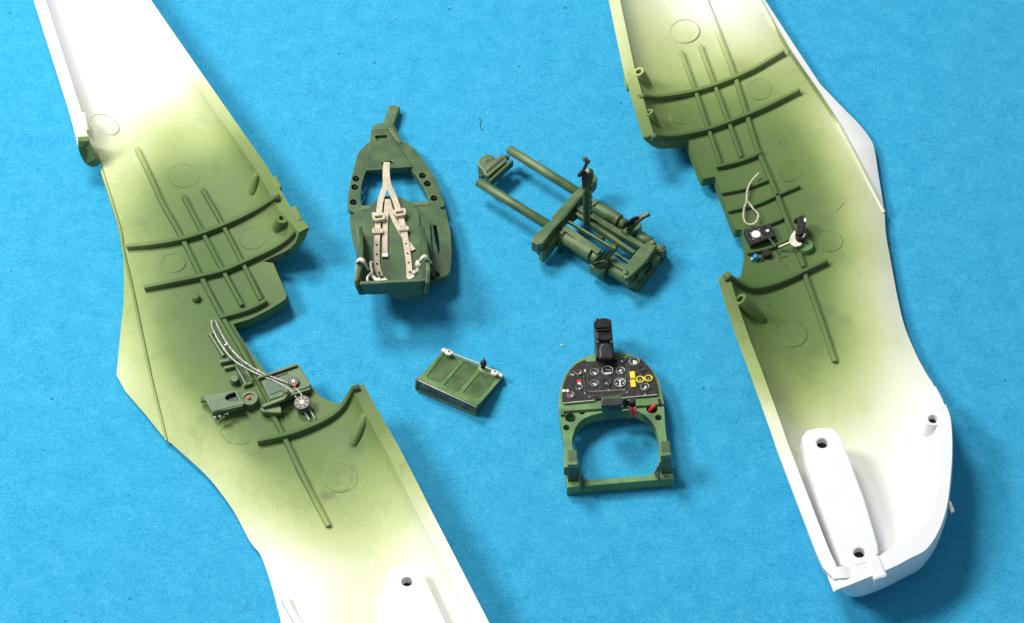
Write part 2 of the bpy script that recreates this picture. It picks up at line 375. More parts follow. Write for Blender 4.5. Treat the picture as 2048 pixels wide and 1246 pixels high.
def shell(F, outline, pf, parent, step=0.085, washes=()):
    ring = []
    for p in outline:
        q = at(p[0], p[1], p[2]) if len(p) > 2 else None
        if q is None:
            m = F.march(p[0], p[1])[0]; q = m
        ring.append(Vector(q[:2].tolist()))
    ring = resample(ring+[ring[0]], 0.07)[:-1]
    R = np.array([[p.x, p.y] for p in ring]); lo = R.min(0); hi = R.max(0)
    gx = np.arange(lo[0], hi[0], step); gy = np.arange(lo[1], hi[1], step)
    G = np.stack(np.meshgrid(gx, gy), -1).reshape(-1, 2)
    G[:, 0] += (np.round((G[:, 1]-lo[1])/step) % 2)*step/2
    for r in F.rims:                      # close rows under every rim, where the wall is steep
        A = resample([Vector((*p, 0)) for p in r['xy']], 0.07)
        pts = np.array([[p.x, p.y] for p in A]); tan = np.gradient(pts, axis=0); tan /= np.linalg.norm(tan, axis=1)[:, None]
        nn = np.stack([-tan[:, 1], tan[:, 0]], 1)*r['side']
        d, _, _ = F.dist(r, G); G = G[(d > 0.30) | (d < -0.02)]
        for k in (0.022, 0.05, 0.09, 0.14, 0.20, 0.26): G = np.vstack([G, pts+nn*k])
    def inside(X):
        c = np.zeros(len(X), bool); j = len(R)-1
        for i in range(len(R)):
            k = (R[i, 1] > X[:, 1]) != (R[j, 1] > X[:, 1])
            with np.errstate(divide='ignore', invalid='ignore'):
                xx = (R[j, 0]-R[i, 0])*(X[:, 1]-R[i, 1])/(R[j, 1]-R[i, 1])+R[i, 0]
            c ^= k & (X[:, 0] < xx); j = i
        return c
    G = G[inside(G)]
    dmin = np.full(len(G), 9.0)
    for p in R: dmin = np.minimum(dmin, np.hypot(G[:, 0]-p[0], G[:, 1]-p[1]))
    G = G[dmin > 0.018]
    n = len(R); edges = [(i, (i+1) % n) for i in range(n)]
    v, _, f, ov, _, _ = delaunay_2d_cdt([Vector(p) for p in R.tolist()+G.tolist()], edges, [], 0, 1e-6)
    C = np.array([[p.x, p.y] for p in v]); T = np.array([t for t in f]); ok = inside(C[T].mean(1)); T = T[ok]
    used = np.unique(T); mp = -np.ones(len(C), int); mp[used] = np.arange(len(used)); C = C[used]; T = mp[T]
    z = F.h(C); nn = F.normal(C); top = np.column_stack([C, z]); th = F.thickness(C)
    kk = np.zeros(k_ := len(C))
    for r in F.rims:
        d, _, ov = F.dist(r, C); q = np.clip(1-np.abs(d)/0.28, 0, 1)*np.exp(-(ov/.05)**2); kk = np.maximum(kk, q*q*(3-2*q))
    hz = nn.copy(); hz[:, 2] = 0.04; hz /= np.linalg.norm(hz, axis=1)[:, None]     # the rim itself is flat on top
    nb = nn*(1-kk[:, None])+hz*kk[:, None]; nb /= np.linalg.norm(nb, axis=1)[:, None]
    bot = top-nb*th[:, None]
    H = np.zeros(len(C)); mask = np.zeros(len(C), bool)
    if any(r.get('hull') for r in F.rims):           # the blunt nose has its own outer shape
        for r in F.rims:
            d, zr, ov = F.dist(r, C); t = np.clip(1-d/.42, 0, 1); g = 1-(1-t**2.6)**(1/2.6)
            H = np.maximum(H, np.where(ov < .3, zr*np.maximum(g, .03), 0))
            if r.get('hull'): mask |= (ov < .3) & (d < .6)
        bot[:, 2] = np.where(mask, np.minimum(bot[:, 2], H), bot[:, 2])
        dm = np.min([np.where(F.dist(r, C)[2] < .3, np.abs(F.dist(r, C)[0]), 9) for r in F.rims], 0)
        fx = np.where(mask, np.clip(1-(dm-.04)/.22, 0.0, 1), 1)[:, None]; bot[:, :2] = top[:, :2]+(bot[:, :2]-top[:, :2])*fx
    bot[:, 2] = np.maximum(bot[:, 2], 0.006)
    k = len(top)
    from collections import Counter
    ec = {}
    for t in T.tolist():
        for a, b in ((t[0], t[1]), (t[1], t[2]), (t[2], t[0])):
            if (b, a) in ec: ec.pop((b, a))
            else: ec[(a, b)] = 1
    Fc = T.tolist()+[[c+k, b+k, a+k] for a, b, c in T.tolist()]+[[b, a, a+k, b+k] for a, b in ec]
    o = link('shell', np.vstack([top, bot]).tolist(), Fc, 'paint', parent, True, 0)
    be = {(min(a, b), max(a, b)) for a, b in ec} | {(min(a, b)+k, max(a, b)+k) for a, b in ec}
    sh = o.data.attributes.new('sharp_edge', 'BOOLEAN', 'EDGE') if 'sharp_edge' not in o.data.attributes else o.data.attributes['sharp_edge']
    for e in o.data.edges:
        a, b = sorted(e.vertices)
        if (a, b) in be: sh.data[e.index].value = True
    set_paint(o, pf, washes)
    return o
RIBPATHS = []
def rib(F, pf, name, pts, w, h, parent, per=4, ends=0.03, add=0.12, label=None, curve=True):
    pp = smooth_path([Vector((a, b, 0)) for a, b in pts], per) if curve and len(pts) > 2 else resample([Vector((a, b, 0)) for a, b in pts], 12)
    path = F.on([(p.x, p.y) for p in pp], h)
    nn = F.nrm(path)
    V, Fc = sweep(path, dome(w, 0, h+0.03), nn, ends)
    o = link(name, V, Fc, 'paint', parent, True, 0, label, auto=55); set_paint(o, pf, None, add)
    a = o.data.attributes.new('wash', 'FLOAT', 'POINT'); wv = []          # rib colour gets darker towards its foot, unevenly along the length
    for i in range(len(V)//10):
        q = random.uniform(.2, 1.0); wv += [1.3*q, .7*q, .15*q, 0, 0, 0, 0, .15*q, .9*q, 1.6*q]
    pm_ = float(np.mean(pf(np.array([[p.x, p.y] for p in path])))); a.data.foreach_set('value', [w_*min(1, pm_*1.3) for w_ in wv])
    RIBPATHS.append(path)
    return o
def darken_by_ribs(o, paths):  # darker patches on the shell beside each rib, offset to one side
    me = o.data; n = len(me.vertices); co = np.empty(n*3); me.vertices.foreach_get('co', co); co = co.reshape(-1, 3)
    w = np.empty(n, np.float32); at_ = me.attributes['wash']; at_.data.foreach_get('value', w); p_ = np.empty(n, np.float32); me.attributes['paint'].data.foreach_get('value', p_)
    for path in paths:
        for p in path[::2]:
            k = random.uniform(.0, .55); d = np.hypot(co[:, 0]-p.x-.03, co[:, 1]-p.y+.03); w = np.maximum(w, k*np.clip(1.1-d/.15, 0, 1)*p_)
    at_.data.foreach_set('value', w.astype(np.float32))
def wash_lines(F, parent, lines, off=0.045):
    for l in lines: wash_line(F, parent, [l])
def wash_line(F, parent, lines):
    """thin lines of dark wash that ran along the ribs"""
    V, Fc = [], []
    for pts, w in lines:
        pp = smooth_path([Vector((a, b, 0)) for a, b in pts], 5) if len(pts) > 2 else resample([Vector((a, b, 0)) for a, b in pts], 8)
        path = F.on([(p.x, p.y) for p in pp], 0.006); nn = F.nrm(path)
        fr = frame_pts(path, nn); b = len(V)
        for i, (p, t, s, u) in enumerate(fr):
            ww = w*(0.25+0.75*math.sin(math.pi*(i+0.5)/len(fr)))*random.uniform(0.6, 1.2); q = [(-ww, 0), (-ww*.6, .006), (ww*.6, .006), (ww, 0)]
            V += [p+s*a+u*c for a, c in q]
        for i in range(len(fr)-1):
            for j in range(3): Fc.append([b+i*4+j, b+i*4+j+1, b+i*4+j+5, b+i*4+j+4])
    return link('wash_line', V, Fc, 'wash', parent, True)
def pin_mark(F, pf, cx, cy, r, parent, rot=0, asp=0.83, a0=0, a1=360, w=0.0075):
    """round ejector pin mark: a thin moulded step"""
    k = 40; pts = []
    for i in range(k+1):
        t = math.radians(a0+(a1-a0)*i/k); x = r*math.cos(t); y = r*asp*math.sin(t)
        pts.append((cx+x*math.cos(rot)-y*math.sin(rot), cy+x*math.sin(rot)+y*math.cos(rot)))
    path = F.on(pts, 0.004); nn = F.nrm(path); V, Fc = sweep(path, [(-w, -0.02), (-w*0.5, w*0.6), (w*0.5, w*0.6), (w, -0.02)], nn)
    ph = random.uniform(0, 6)
    for i, p in enumerate(path):
        s_ = 0.22+0.9*abs(math.sin(ph+i*math.pi/k*1.3))**1.5*(1 if a1-a0 >= 360 else math.sin(math.pi*(i+.3)/(k+.6))**.5)
        for j in range(4): V[i*4+j] = p+(V[i*4+j]-p)*s_
    DV, DF = [], []; c = F.on([(cx, cy)])[0]; rr_ = [0, .45, .8, .95, 1.0]; sl = random.choice((-1, 1))*.012
    E = F.on([(cx+r*math.cos(2*math.pi*i/32)*math.cos(rot)-r*asp*math.sin(2*math.pi*i/32)*math.sin(rot), cy+r*math.cos(2*math.pi*i/32)*math.sin(rot)+r*asp*math.sin(2*math.pi*i/32)*math.cos(rot)) for i in range(32)])
    for q in rr_[1:]:
        X = np.array([[c.x+(e.x-c.x)*q, c.y+(e.y-c.y)*q] for e in E]); z = F.h(X); rx = max(abs(e.x-c.x) for e in E)
        DV += [Vector((x, y, zz+.007+sl*(x-c.x)/rx-(.02 if q == 1.0 else 0))) for (x, y), zz in zip(X.tolist(), z.tolist())]
    DV.append(c+Vector((0, 0, .007))); n_ = 32
    for k_ in range(3): DF += [[k_*n_+i, k_*n_+(i+1) % n_, (k_+1)*n_+(i+1) % n_, (k_+1)*n_+i] for i in range(n_)]
    DF += [[4*n_, (i+1) % n_, i] for i in range(n_)]
    disc = link('pin_mark', DV, DF, 'paint', parent, True, auto=50); set_paint(disc, pf)
    return link('pin_edge', V, Fc, 'pin', disc, True)
M['pin'] = mat('pin_mark_edge', (0.13, 0.18, 0.07), 0.5, 0.3, 20, 0.1)
M['pinpale'] = mat('pale_pin_mark_edge', (0.42, 0.47, 0.27), 0.5, 0.2, 20, 0.1)
def post(F, pf, name, top, z, r, parent, hole=0, base=None, rise=0.0, label=None, m='paint'):
    """moulded locating post: from the surface up to its top, seen at pixel top"""
    t = P(top[0], top[1], z); b = F.on([base])[0] if base else Vector((t.x, t.y, float(F.h(np.array([[t.x, t.y]]))[0])))
    ax = (t-b); L = ax.length; lo = -0.12
    if hole: prof = [(r*1.08, lo), (r*1.03, L-0.02), (r*0.97, L), (hole*1.05, L), (hole, L-0.02), (hole*0.9, L-0.16)]
    else: prof = [(r*1.1, lo), (r, L-0.07), (r*0.8, L-0.02), (r*0.45, L)]
    o = turned(name, b, ax, prof, m, parent, 22, label)
    if m == 'paint': set_paint(o, pf)
    if hole: turned('hole', b, ax, [(hole*0.88, L-0.19), (hole*0.88, L-0.13)], 'hole', o, 16)
    return o
# ================================================================== left half shell
TA = thing('fuselage_half', 'left model aircraft body half, silver cable and black trim wheel in its cockpit', 'fuselage half', P(400, 650, 0), 'fuselage halves')
ZR = 0.95
L_UP = [(20, -260, .9), (91, 0, .92), (127, 112, .94), (162, 221, .95), (178, 282, .95)]
R_UP = [(205, -120, .85), (276, 0, .88), (342, 96, .92), (440, 237, .95), (510, 337, .98), (527, 365, 1.0), (545, 397, 1.0), (560, 424, 1.0), (578, 442, 1.0), (597, 464, 1.0), (612, 500, .85), (655, 610, .66), (693, 735, .72), (703, 773, 1.05), (727, 822, 1.05), (775, 908, 1.05), (803, 963, 1.05), (830, 1017, 1.06), (947, 1246, 1.08), (1080, 1500, 1.1)]
L_EDGE = [(195, 335, .3), (245, 545, .22), (234, 750, .12), (332, 880, .12), (410, 950, .12), (470, 1030, .12), (502, 1085, .12), (520, 1110, .1), (545, 1180, .1), (562, 1246, .1), (600, 1460, .1)]
FA = Field(0.40,
   [dict(pts=L_UP, side=+1, w=1.15, n=2.4, fade=.10), dict(pts=R_UP, side=-1, w=1.35, n=2.1)],
   [dict(pts=L_EDGE, side=+1, w=1.0, n=2.2)], 0.24, [([(750, 850, 1.05), (1000, 1350, 1.05)], 0.26, 1.0)])
OUT_A = L_UP + [(181, 299), (187, 312), (195, 320), (202, 326)] + [(205, 336), (222, 390), (238, 440), (246, 500), (248, 560), (247, 610), (241, 665), (233, 750), (250, 782), (290, 828), (331, 879)] + sm([(345, 889), (410, 948), (445, 990), (472, 1030), (500, 1083), (520, 1108), (533, 1140), (545, 1178), (556, 1220), (562, 1246), (600, 1460)]) \
   + [(1080, 1500, 1.1), (947, 1246, 1.08), (830, 1017, 1.06), (803, 963, 1.05), (775, 908, 1.05), (727, 822, 1.05), (703, 773, 1.05)] \
   + [(706, 784), (703, 794), (697, 801), (688, 806), (672, 806), (655, 801), (640, 792), (627, 778), (620, 770), (595, 745), (560, 755), (532, 745), (500, 703), (466, 648), (500, 638), (540, 618), (571, 598), (573, 588), (560, 558), (546, 526)] \
   + [(527, 523), (545, 514), (565, 505), (580, 496), (591, 485), (598, 464)] + [(597, 464, 1.0), (578, 442, 1.0), (560, 424, 1.0), (545, 397, 1.0), (527, 365, 1.0), (510, 337, .98), (440, 237, .95), (342, 96, .92), (276, 0, .88), (205, -120, .85)]
PA = paint_field(FA, [  # px, py, amount of green
 (100, 60, 0), (200, 60, 0), (300, 60, 0), (180, 150, 0.0), (270, 150, 0.02), (360, 150, 0.05), (220, 220, .08), (170, 240, .03), (300, 220, .22), (390, 210, .35), (430, 240, .3),
 (210, 290, .14), (230, 330, .35), (260, 290, .30), (350, 290, .62), (430, 300, .72), (500, 340, .68), (210, 380, .38), (260, 370, .55), (330, 370, .84), (410, 370, .92), (480, 400, .92), (560, 420, .72), (590, 450, .72),
 (235, 450, .45), (290, 450, .8), (380, 440, .97), (500, 470, 1), (590, 480, .9), (255, 520, .5), (300, 530, .85), (400, 530, 1), (500, 550, 1), (560, 590, 1), (250, 600, .45), (300, 620, .86), (400, 630, 1), (470, 620, 1),
 (245, 690, .22), (290, 700, .68), (350, 700, .88), (430, 720, .97), (250, 760, .12), (290, 800, .32), (340, 790, .66), (400, 780, .9), (500, 800, 1), (600, 770, 1), (680, 820, .97), (330, 860, .22), (380, 860, .56), (440, 860, .85), (540, 870, .97), (640, 860, .95), (710, 830, .85), (730, 850, .7),
 (400, 930, .14), (450, 940, .5), (520, 940, .8), (600, 940, .82), (700, 940, .80), (780, 940, .55), (440, 990, .06), (500, 1000, .42), (560, 1000, .58), (640, 1000, .64), (720, 1000, .66), (800, 1000, .36), (490, 1060, .02), (560, 1060, .26), (640, 1060, .42), (720, 1060, .48), (800, 1060, .30), (860, 1060, .12),
 (540, 1140, .02), (620, 1120, .18), (720, 1120, .24), (820, 1130, .08), (600, 1200, 0.05), (700, 1200, 0.12), (660, 1160, .14), (735, 1165, .24), (715, 1225, .24), (760, 1140, .3), (870, 1190, .16), (900, 1200, 0), (950, 1230, 0), (600, 1300, 0), (900, 1350, 0)])
def wash_spots(F, lst):
    a = np.array(lst, float); Q = F.march(a[:, 0], a[:, 1]); return [(q[0], q[1], r, k) for q, (_, _, r, k) in zip(Q.tolist(), lst)]
SA = shell(FA, OUT_A, PA, TA, washes=wash_spots(FA, [(692, 955, .14, 1.5), (650, 992, .13, 1.3), (664, 990, .1, 1.2), (700, 938, .1, 1.0), (470, 360, .5, .3), (540, 395, .3, .35), (280, 440, .4, .25), (340, 530, .35, .4), (460, 560, .4, .35), (540, 560, .3, .3), (400, 700, .5, .3), (470, 740, .35, .4), (405, 838, .12, .6), (505, 840, .3, .5), (640, 820, .3, .3), (670, 870, .35, .35), (710, 900, .2, .4)]))
S1 = [(274, 296), (303, 356), (324, 403), (343, 436), (366, 478), (401, 549), (437, 618), (466, 668), (497, 722), (541, 806)]
S1b = [(545, 827), (569, 873), (612, 963), (656, 1048)]
S2 = [(367, 391), (403, 459), (444, 536), (483, 607)]
S3 = [(405, 378), (444, 446), (484, 522), (521, 596)]
A1 = [(254, 490), (308, 485), (360, 476), (411, 461), (470, 437), (512, 416), (532, 404), (546, 396)]
A2 = [(290, 572), (360, 558), (403, 549), (447, 538), (488, 521), (540, 497), (568, 480), (584, 465)]
A3 = [(443, 632), (476, 623), (505, 613), (530, 600)]
A4 = [(517, 879), (572, 867), (613, 853), (654, 834), (680, 814), (697, 788), (704, 776)]
for s in (S1, S1b): rib(FA, PA, 'stringer', s, .10, .075, TA)
for s in (S2, S3): rib(FA, PA, 'stringer', s, .09, .08, TA)
for s in (A1, A2): rib(FA, PA, 'frame_rib', s, .10, .13, TA)
rib(FA, PA, 'frame_rib', A3, .10, .11, TA); rib(FA, PA, 'frame_rib', A4, .105, .14, TA)
# raised line where the wing root starts
ridge = rib(FA, PA, 'wing_root_ridge', [(203, 340), (238, 452), (246, 500), (262, 570), (283, 670), (302, 760), (318, 825), (331, 878)], .06, .035, TA)
darken_by_ribs(SA, RIBPATHS); RIBPATHS.clear()
wash_lines(FA, TA, [([(311, 382), (326, 412)], .022), ([(330, 425), (352, 462)], .010), ([(577, 900), (591, 935), (605, 966)], .020), ([(372, 400), (392, 448)], .014), ([(412, 388), (436, 440)], .014),
   ([(258, 499), (320, 494), (362, 486)], .02), ([(296, 583), (362, 570), (404, 562)], .02),
   ([(470, 655), (500, 712), (525, 760)], .012), ([(450, 640), (500, 728)], .012), ([(520, 888), (560, 881)], .02), ([(493, 533), (530, 598)], .015), ([(408, 556), (445, 622)], .015), ([(455, 547), (485, 603)], .014)])
for c in [(367, 352, 32, .75, 0), (505, 478, 27, .78, -.25)]: pin_mark(FA, PA, c[0], c[1], c[2], TA, c[4], c[3])
pin_mark(FA, PA, 347, 527, 25, TA, 0, .75, 150, 330)
pin_mark(FA, PA, 210, 250, 31, TA, .45, .58, 150, 400); pin_mark(FA, PA, 480, 862, 37, TA, 0, .8, 120, 300); pin_mark(FA, PA, 679, 955, 36, TA, .1, .82, -100, 110, .014)
# posts and rim bumps
post(FA, PA, 'locating_peg', (514, 346), .98, .09, TA, base=(508, 374))
post(FA, PA, 'locating_peg', (735, 826), 1.0, .10, TA, base=(712, 876))
post(FA, PA, 'locating_peg', (166, 226), 1.0, .075, TA, base=(171, 252))
post(FA, PA, 'locating_socket', (563, 436), 1.0, .13, TA, hole=.05, base=(559, 448))
post(FA, PA, 'moulded_stud', (392, 592), .52, .085, TA)
def rimbump(F, pf, a, b, z, w, m='paint', parent=None, h=.3, name='rim_lug'):
    pts = [P(*a, z), P(*b, z)]; o = bar(name, pts, w, h, m, parent, bevel=.03)
    if m == 'paint': set_paint(o, pf)
rimbump(FA, PA, (547, 352), (558, 376), 1.0, .13, parent=TA); rimbump(FA, PA, (586, 412), (600, 440), 1.01, .13, parent=TA)
# end of the belly wall
w0 = slab('wall_end', [P(157, 282, .95), P(178, 281, .95), P(184, 301, .80), P(192, 316, .62), P(203, 326, .47), P(196, 332, .30), P(184, 335, .28), P(171, 328, .36), P(161, 312, .58), P(157, 298, .8)], Vector((-.03, .12, 0)), 'paint', TA)
set_paint(w0, lambda X: np.full(len(X), .9))
# seat of the white engine rail at the lower edge of the picture
ER = level(.98)
er = plate('engine_bearer', [(775, 1147), (782, 1138), (800, 1132), (826, 1129), (838, 1134), (848, 1150), (930, 1330), (930, 1480), (800, 1480), (752, 1195), (765, 1185)], ER, .75, 'wplastic', TA, holes=[ell(814, 1163, 11)], bevel=.03)
o_ = ER(814, 1163); turned('hole', o_, Vector((0, 0, -1)), [(.13, .22), (.13, .3)], 'hole', er)
lp = bar('lip', [P(566, 1188, .42), P(583, 1222, .42), P(608, 1262, .42), (P(650, 1330, .42))], .12, .3, 'wplastic', TA, bevel=.03)
# equipment moulded and glued on the wall
def surf_plane(F, cx, cy, off):
    q = F.on([(cx, cy)], off)[0]; n = F.nrm([q])[0]; T = Plane.__new__(Plane); T.o = q; T.n = n; return T
T = surf_plane(FA, 440, 800, .26)
q_ = plate('throttle_bracket', [(409, 797), (407, 791), (412, 789), (440, 786), (468, 780), (474, 781), (488, 807), (484, 812), (455, 819), (425, 824)], T, .12, 'green', TA,
   holes=[[(450, 796), (453, 790.5), (461, 787), (470, 784), (478, 801), (463, 802.5), (454, 800)]])
plate('bracket_recess', ell(464, 795, 17), T, .005, 'black', q_, up=-.09, bevel=0)
slab('bracket_flange', [T(424, 825), T(487, 810), T(487, 810)+Vector((0, .02, -.24)), T(424, 825)+Vector((0, .02, -.26))], Vector((0, .04, 0)), 'green', TA)
for x, y in ((430, 833), (440, 831), (451, 828)): turned('rivet_hole', T(x, y-2)+Vector((0, -.035, -.02)), Vector((0, -1, .3)), [(.032, 0), (.025, .02)], 'silver' if x < 445 else 'hole', TA, 10)
slab('bracket_foot', [T(401, 793, -.1), T(409, 791), T(411, 800), T(401, 802, -.1)], Vector((0, 0, -.1)), 'green', TA)
slab('bracket_brace', [T(437, 842, -.1), T(454, 826), T(458, 828), T(440, 848, -.15)], Vector((0, .04, -.03)), 'green', TA)
T = surf_plane(FA, 499, 794, .16)
turned('knob_housing', T(499, 796)-T.n*.28, T.n, [(.18, 0), (.17, .24), (.155, .28), (.115, .28), (.11, .25)], 'green', TA, 24)
turned('red_knob', T(498, 795)-T.n*.03, T.n, [(.035, 0), (.034, .03), (.015, .045)], 'red', TA, 12)
T = surf_plane(FA, 469, 757, .13); turned('round_button', T(469, 757)-T.n*.2, T.n, [(.10, 0), (.095, .18), (.07, .21)], 'green', TA, 20)
FAo = lambda pts, off: FA.on(pts, off)
for pts, w, h in [([(420, 667), (447, 710)], .07, .06), ([(432, 664), (455, 706)], .035, .05), ([(419, 666), (433, 664)], .05, .05), ([(441, 722), (471, 716)], .10, .10), ([(449, 735), (474, 729)], .08, .08), ([(471, 728), (492, 768)], .07, .09), ([(483, 722), (503, 760)], .05, .07), ([(488, 770), (504, 764)], .06, .08), ([(412, 668), (440, 714)], .02, .03)]:
    V, Fc = sweep(resample(FAo(pts, h), .1), dome(w, 0, h+.05), FA.nrm(resample(FAo(pts, h), .1)), .01); link('moulded_rail', V, Fc, 'green', TA, True, auto=50)
# console shelf with printed instrument
T = surf_plane(FA, 560, 775, .20); T.n = (T.n*1.0+UP*.6).normalized()
c_ = plate('console_shelf', [(519, 755), (594, 729), (600, 731), (622, 768), (618, 773), (540, 800)], T, .10, 'green', TA, bevel=.015)
plate('console_plate', [(527, 759), (553, 752), (571, 780), (540, 791)], T, .02, 'worn_green', TA, up=.012) if 'worn_green' in M else plate('console_plate', [(527, 760), (551, 753), (567, 780), (541, 789)], T, .02, 'dgreen', TA, up=.012)
bar('console_lip', [T(516, 755, .06), T(560, 740, .06), T(594, 728, .06)], .06, .12, 'green', TA)
plate('console_slot', [(549, 751), (574, 743), (574, 747), (551, 755)], T, .02, 'black', TA, up=.012, bevel=0)
bar('console_lip', [T(541, 803, .03), T(621, 776, .0)], .05, .14, 'green', TA)
def gauge_wheel(T, cx, cy, r, up, parent, disc='black', mark='white', spokes=8, name='trim_wheel', half=False, label=None):
    n = T.n; c = T(cx, cy, up); o = turned(name, c, n, [(r, 0), (r, .035), (r*.94, .045)], disc, parent, 24, label)
    ax = Vector((1, 0, 0)); ax = (ax-n*ax.dot(n)).normalized(); ay = n.cross(ax)
    for i in range(spokes):
        t = 2*math.pi*i/spokes+.2; d = ax*math.cos(t)+ay*math.sin(t); bar('spoke', [c+n*.055+d*r*.32, c+n*.055+d*r*.82], r*.06, .010, mark, o, up=n, bevel=0)
    turned('hub_ring', c+n*.045, n, [(r*.28, 0), (r*.28, .012), (r*.17, .012), (r*.17, .004)], mark, o, 16)
    return o
T2 = surf_plane(FA, 604, 806, .19)
turned('wheel_mount', T2(603, 809)-T2.n*.22, T2.n, [(.13, 0), (.12, .21)], 'green', TA, 20)
gauge_wheel(T2, 605, 807, .165, 0, TA, mark='cream', label='black trim wheel with white spokes')
T.o = T.o; gauge_wheel(T, 587, 765, .11, .012, TA, 'black', 'cream', 9, 'dial', label='small dial on the console shelf')
turned('red_dot', T(589, 771, .05), T.n, [(.03, 0), (.025, .015)], 'red', TA, 8)
T3 = surf_plane(FA, 545, 810, .18)
slab('lever_quadrant', [T3(519, 817), T3(526, 824), T3(563, 826), T3(563, 815), T3(556, 806), T3(530, 811)], Vector((0, 0, -.16)), 'green', TA, .02)
bar('lever', [T3(524, 812, .06), T3(548, 803, .1), T3(567, 796, .12), T3(573, 788, .12)], .075, .08, 'green', TA, bevel=.02)
turned('lever_knob', T3(573, 789)-T3.n*.1, T3.n, [(.07, 0), (.07, .2), (.03, .24)], 'green', TA, 14)
# twin cable of etched metal
C1 = [(423, 640), (425, 656), (438, 683), (455, 707), (471, 723), (492, 736), (515, 748), (553, 764), (580, 780), (594, 797), (607, 820), (620, 841)]
C2 = [(430, 640), (441, 664), (457, 691), (482, 718), (515, 741), (547, 755), (580, 768), (599, 784), (610, 802), (618, 817), (631, 838)]
def lifted(F, pts, base, mid):
    pp = smooth_path([Vector((a, b, 0)) for a, b in pts], 5); n = len(pp)
    return [F.on([(p.x, p.y)], base+mid*math.sin(math.pi*i/(n-1))**1.0)[0] for i, p in enumerate(pp)]
for c in (C1, C2):
    pth = lifted(FA, c, .06, .17); rad = .0155; V, Fc = [], []
    fine_ = resample(pth, .03); V, Fc = sweep(fine_, circ(rad, 6), UP)
    for i in range(len(fine_)):                                     # braided relief
        s_ = 1.25 if i % 2 else .92
        for j in range(6): V[i*6+j] = fine_[i]+(V[i*6+j]-fine_[i])*s_
    link('control_cable', V, Fc, 'silver', TA, True, label='silver braided cable over the cockpit wall')
for a, b in (((449, 690), (455, 687)), ((514, 745), (518, 739))):
    bar('cable_clip', [FA.on([a], .2)[0], FA.on([b], .2)[0]], .03, .03, 'silver', TA, bevel=0)
# ================================================================== right half shell
TB = thing('fuselage_half', 'right model aircraft body half with white closed nose and black radio box', 'fuselage half', P(1600, 650, 0), 'fuselage halves')
BL_UP = [(1185, -250, .9), (1240, 0, .92), (1268, 132, .95), (1284, 187, 1.0), (1297, 234, 1.0), (1309, 272, 1.0), (1325, 320, .82), (1380, 420, .68), (1445, 535, .78), (1458, 549, 1.04), (1478, 616, 1.05), (1502, 685, 1.06), (1520, 731, 1.06), (1562, 847, 1.07), (1577, 890, 1.08), (1673, 1139, 1.1)]
B_NOSE = [(1673, 1139, 1.1), (1738, 1124, 1.12), (1774, 1102, 1.13), (1817, 1072, 1.14), (1858, 1034, 1.14), (1876, 986, 1.14), (1882, 940, 1.12), (1878, 892, 1.1), (1872, 850, 1.08)]
B_NOSE = B_NOSE[:1]+sm(B_NOSE[1:], 5)
R_EDGE = [(1420, -200, .3), (1530, 0, .3), (1640, 167, .28), (1693, 222, .24), (1748, 294, .2), (1768, 422, .18), (1782, 520, .2), (1797, 600, .22), (1812, 660, .25), (1835, 708, .3), (1855, 745, .35), (1873, 790, .4)]
FB = Field(0.42,
   [dict(pts=BL_UP, side=+1, w=[1.35]*13+[1.0, .6, .5], n=2.1), dict(pts=B_NOSE, side=+1, w=.8, n=2.6, fade=.25)],
   [dict(pts=R_EDGE, side=-1, w=.95, n=2.2)], 0.24, [([(1800, 1100, 1.1), (1880, 1000, 1.1), (1890, 900, 1.1)], .12, .6)])
OUT_B = BL_UP[:6] + [(1316, 277), (1330, 283), (1350, 282), (1377, 279), (1388, 310), (1402, 348), (1408, 357), (1430, 353), (1440, 380), (1455, 419), (1466, 447), (1472, 459), (1483, 459), (1490, 480), (1492, 505), (1489, 530), (1483, 553), (1474, 556), (1465, 551), (1460, 548)] \
   + [(1458, 549, 1.04)] + BL_UP[10:] + B_NOSE[1:] + sm([(1873, 818), (1874, 795), (1866, 768), (1852, 746), (1832, 708), (1810, 655), (1796, 600), (1781, 520), (1772, 470), (1769, 424)]) + sm([(1768, 418), (1757, 350), (1748, 295), (1736, 271), (1716, 246), (1693, 223)]) + [ (1640, 168), (1585, 85), (1530, 0), (1420, -200), (1185, -250)]
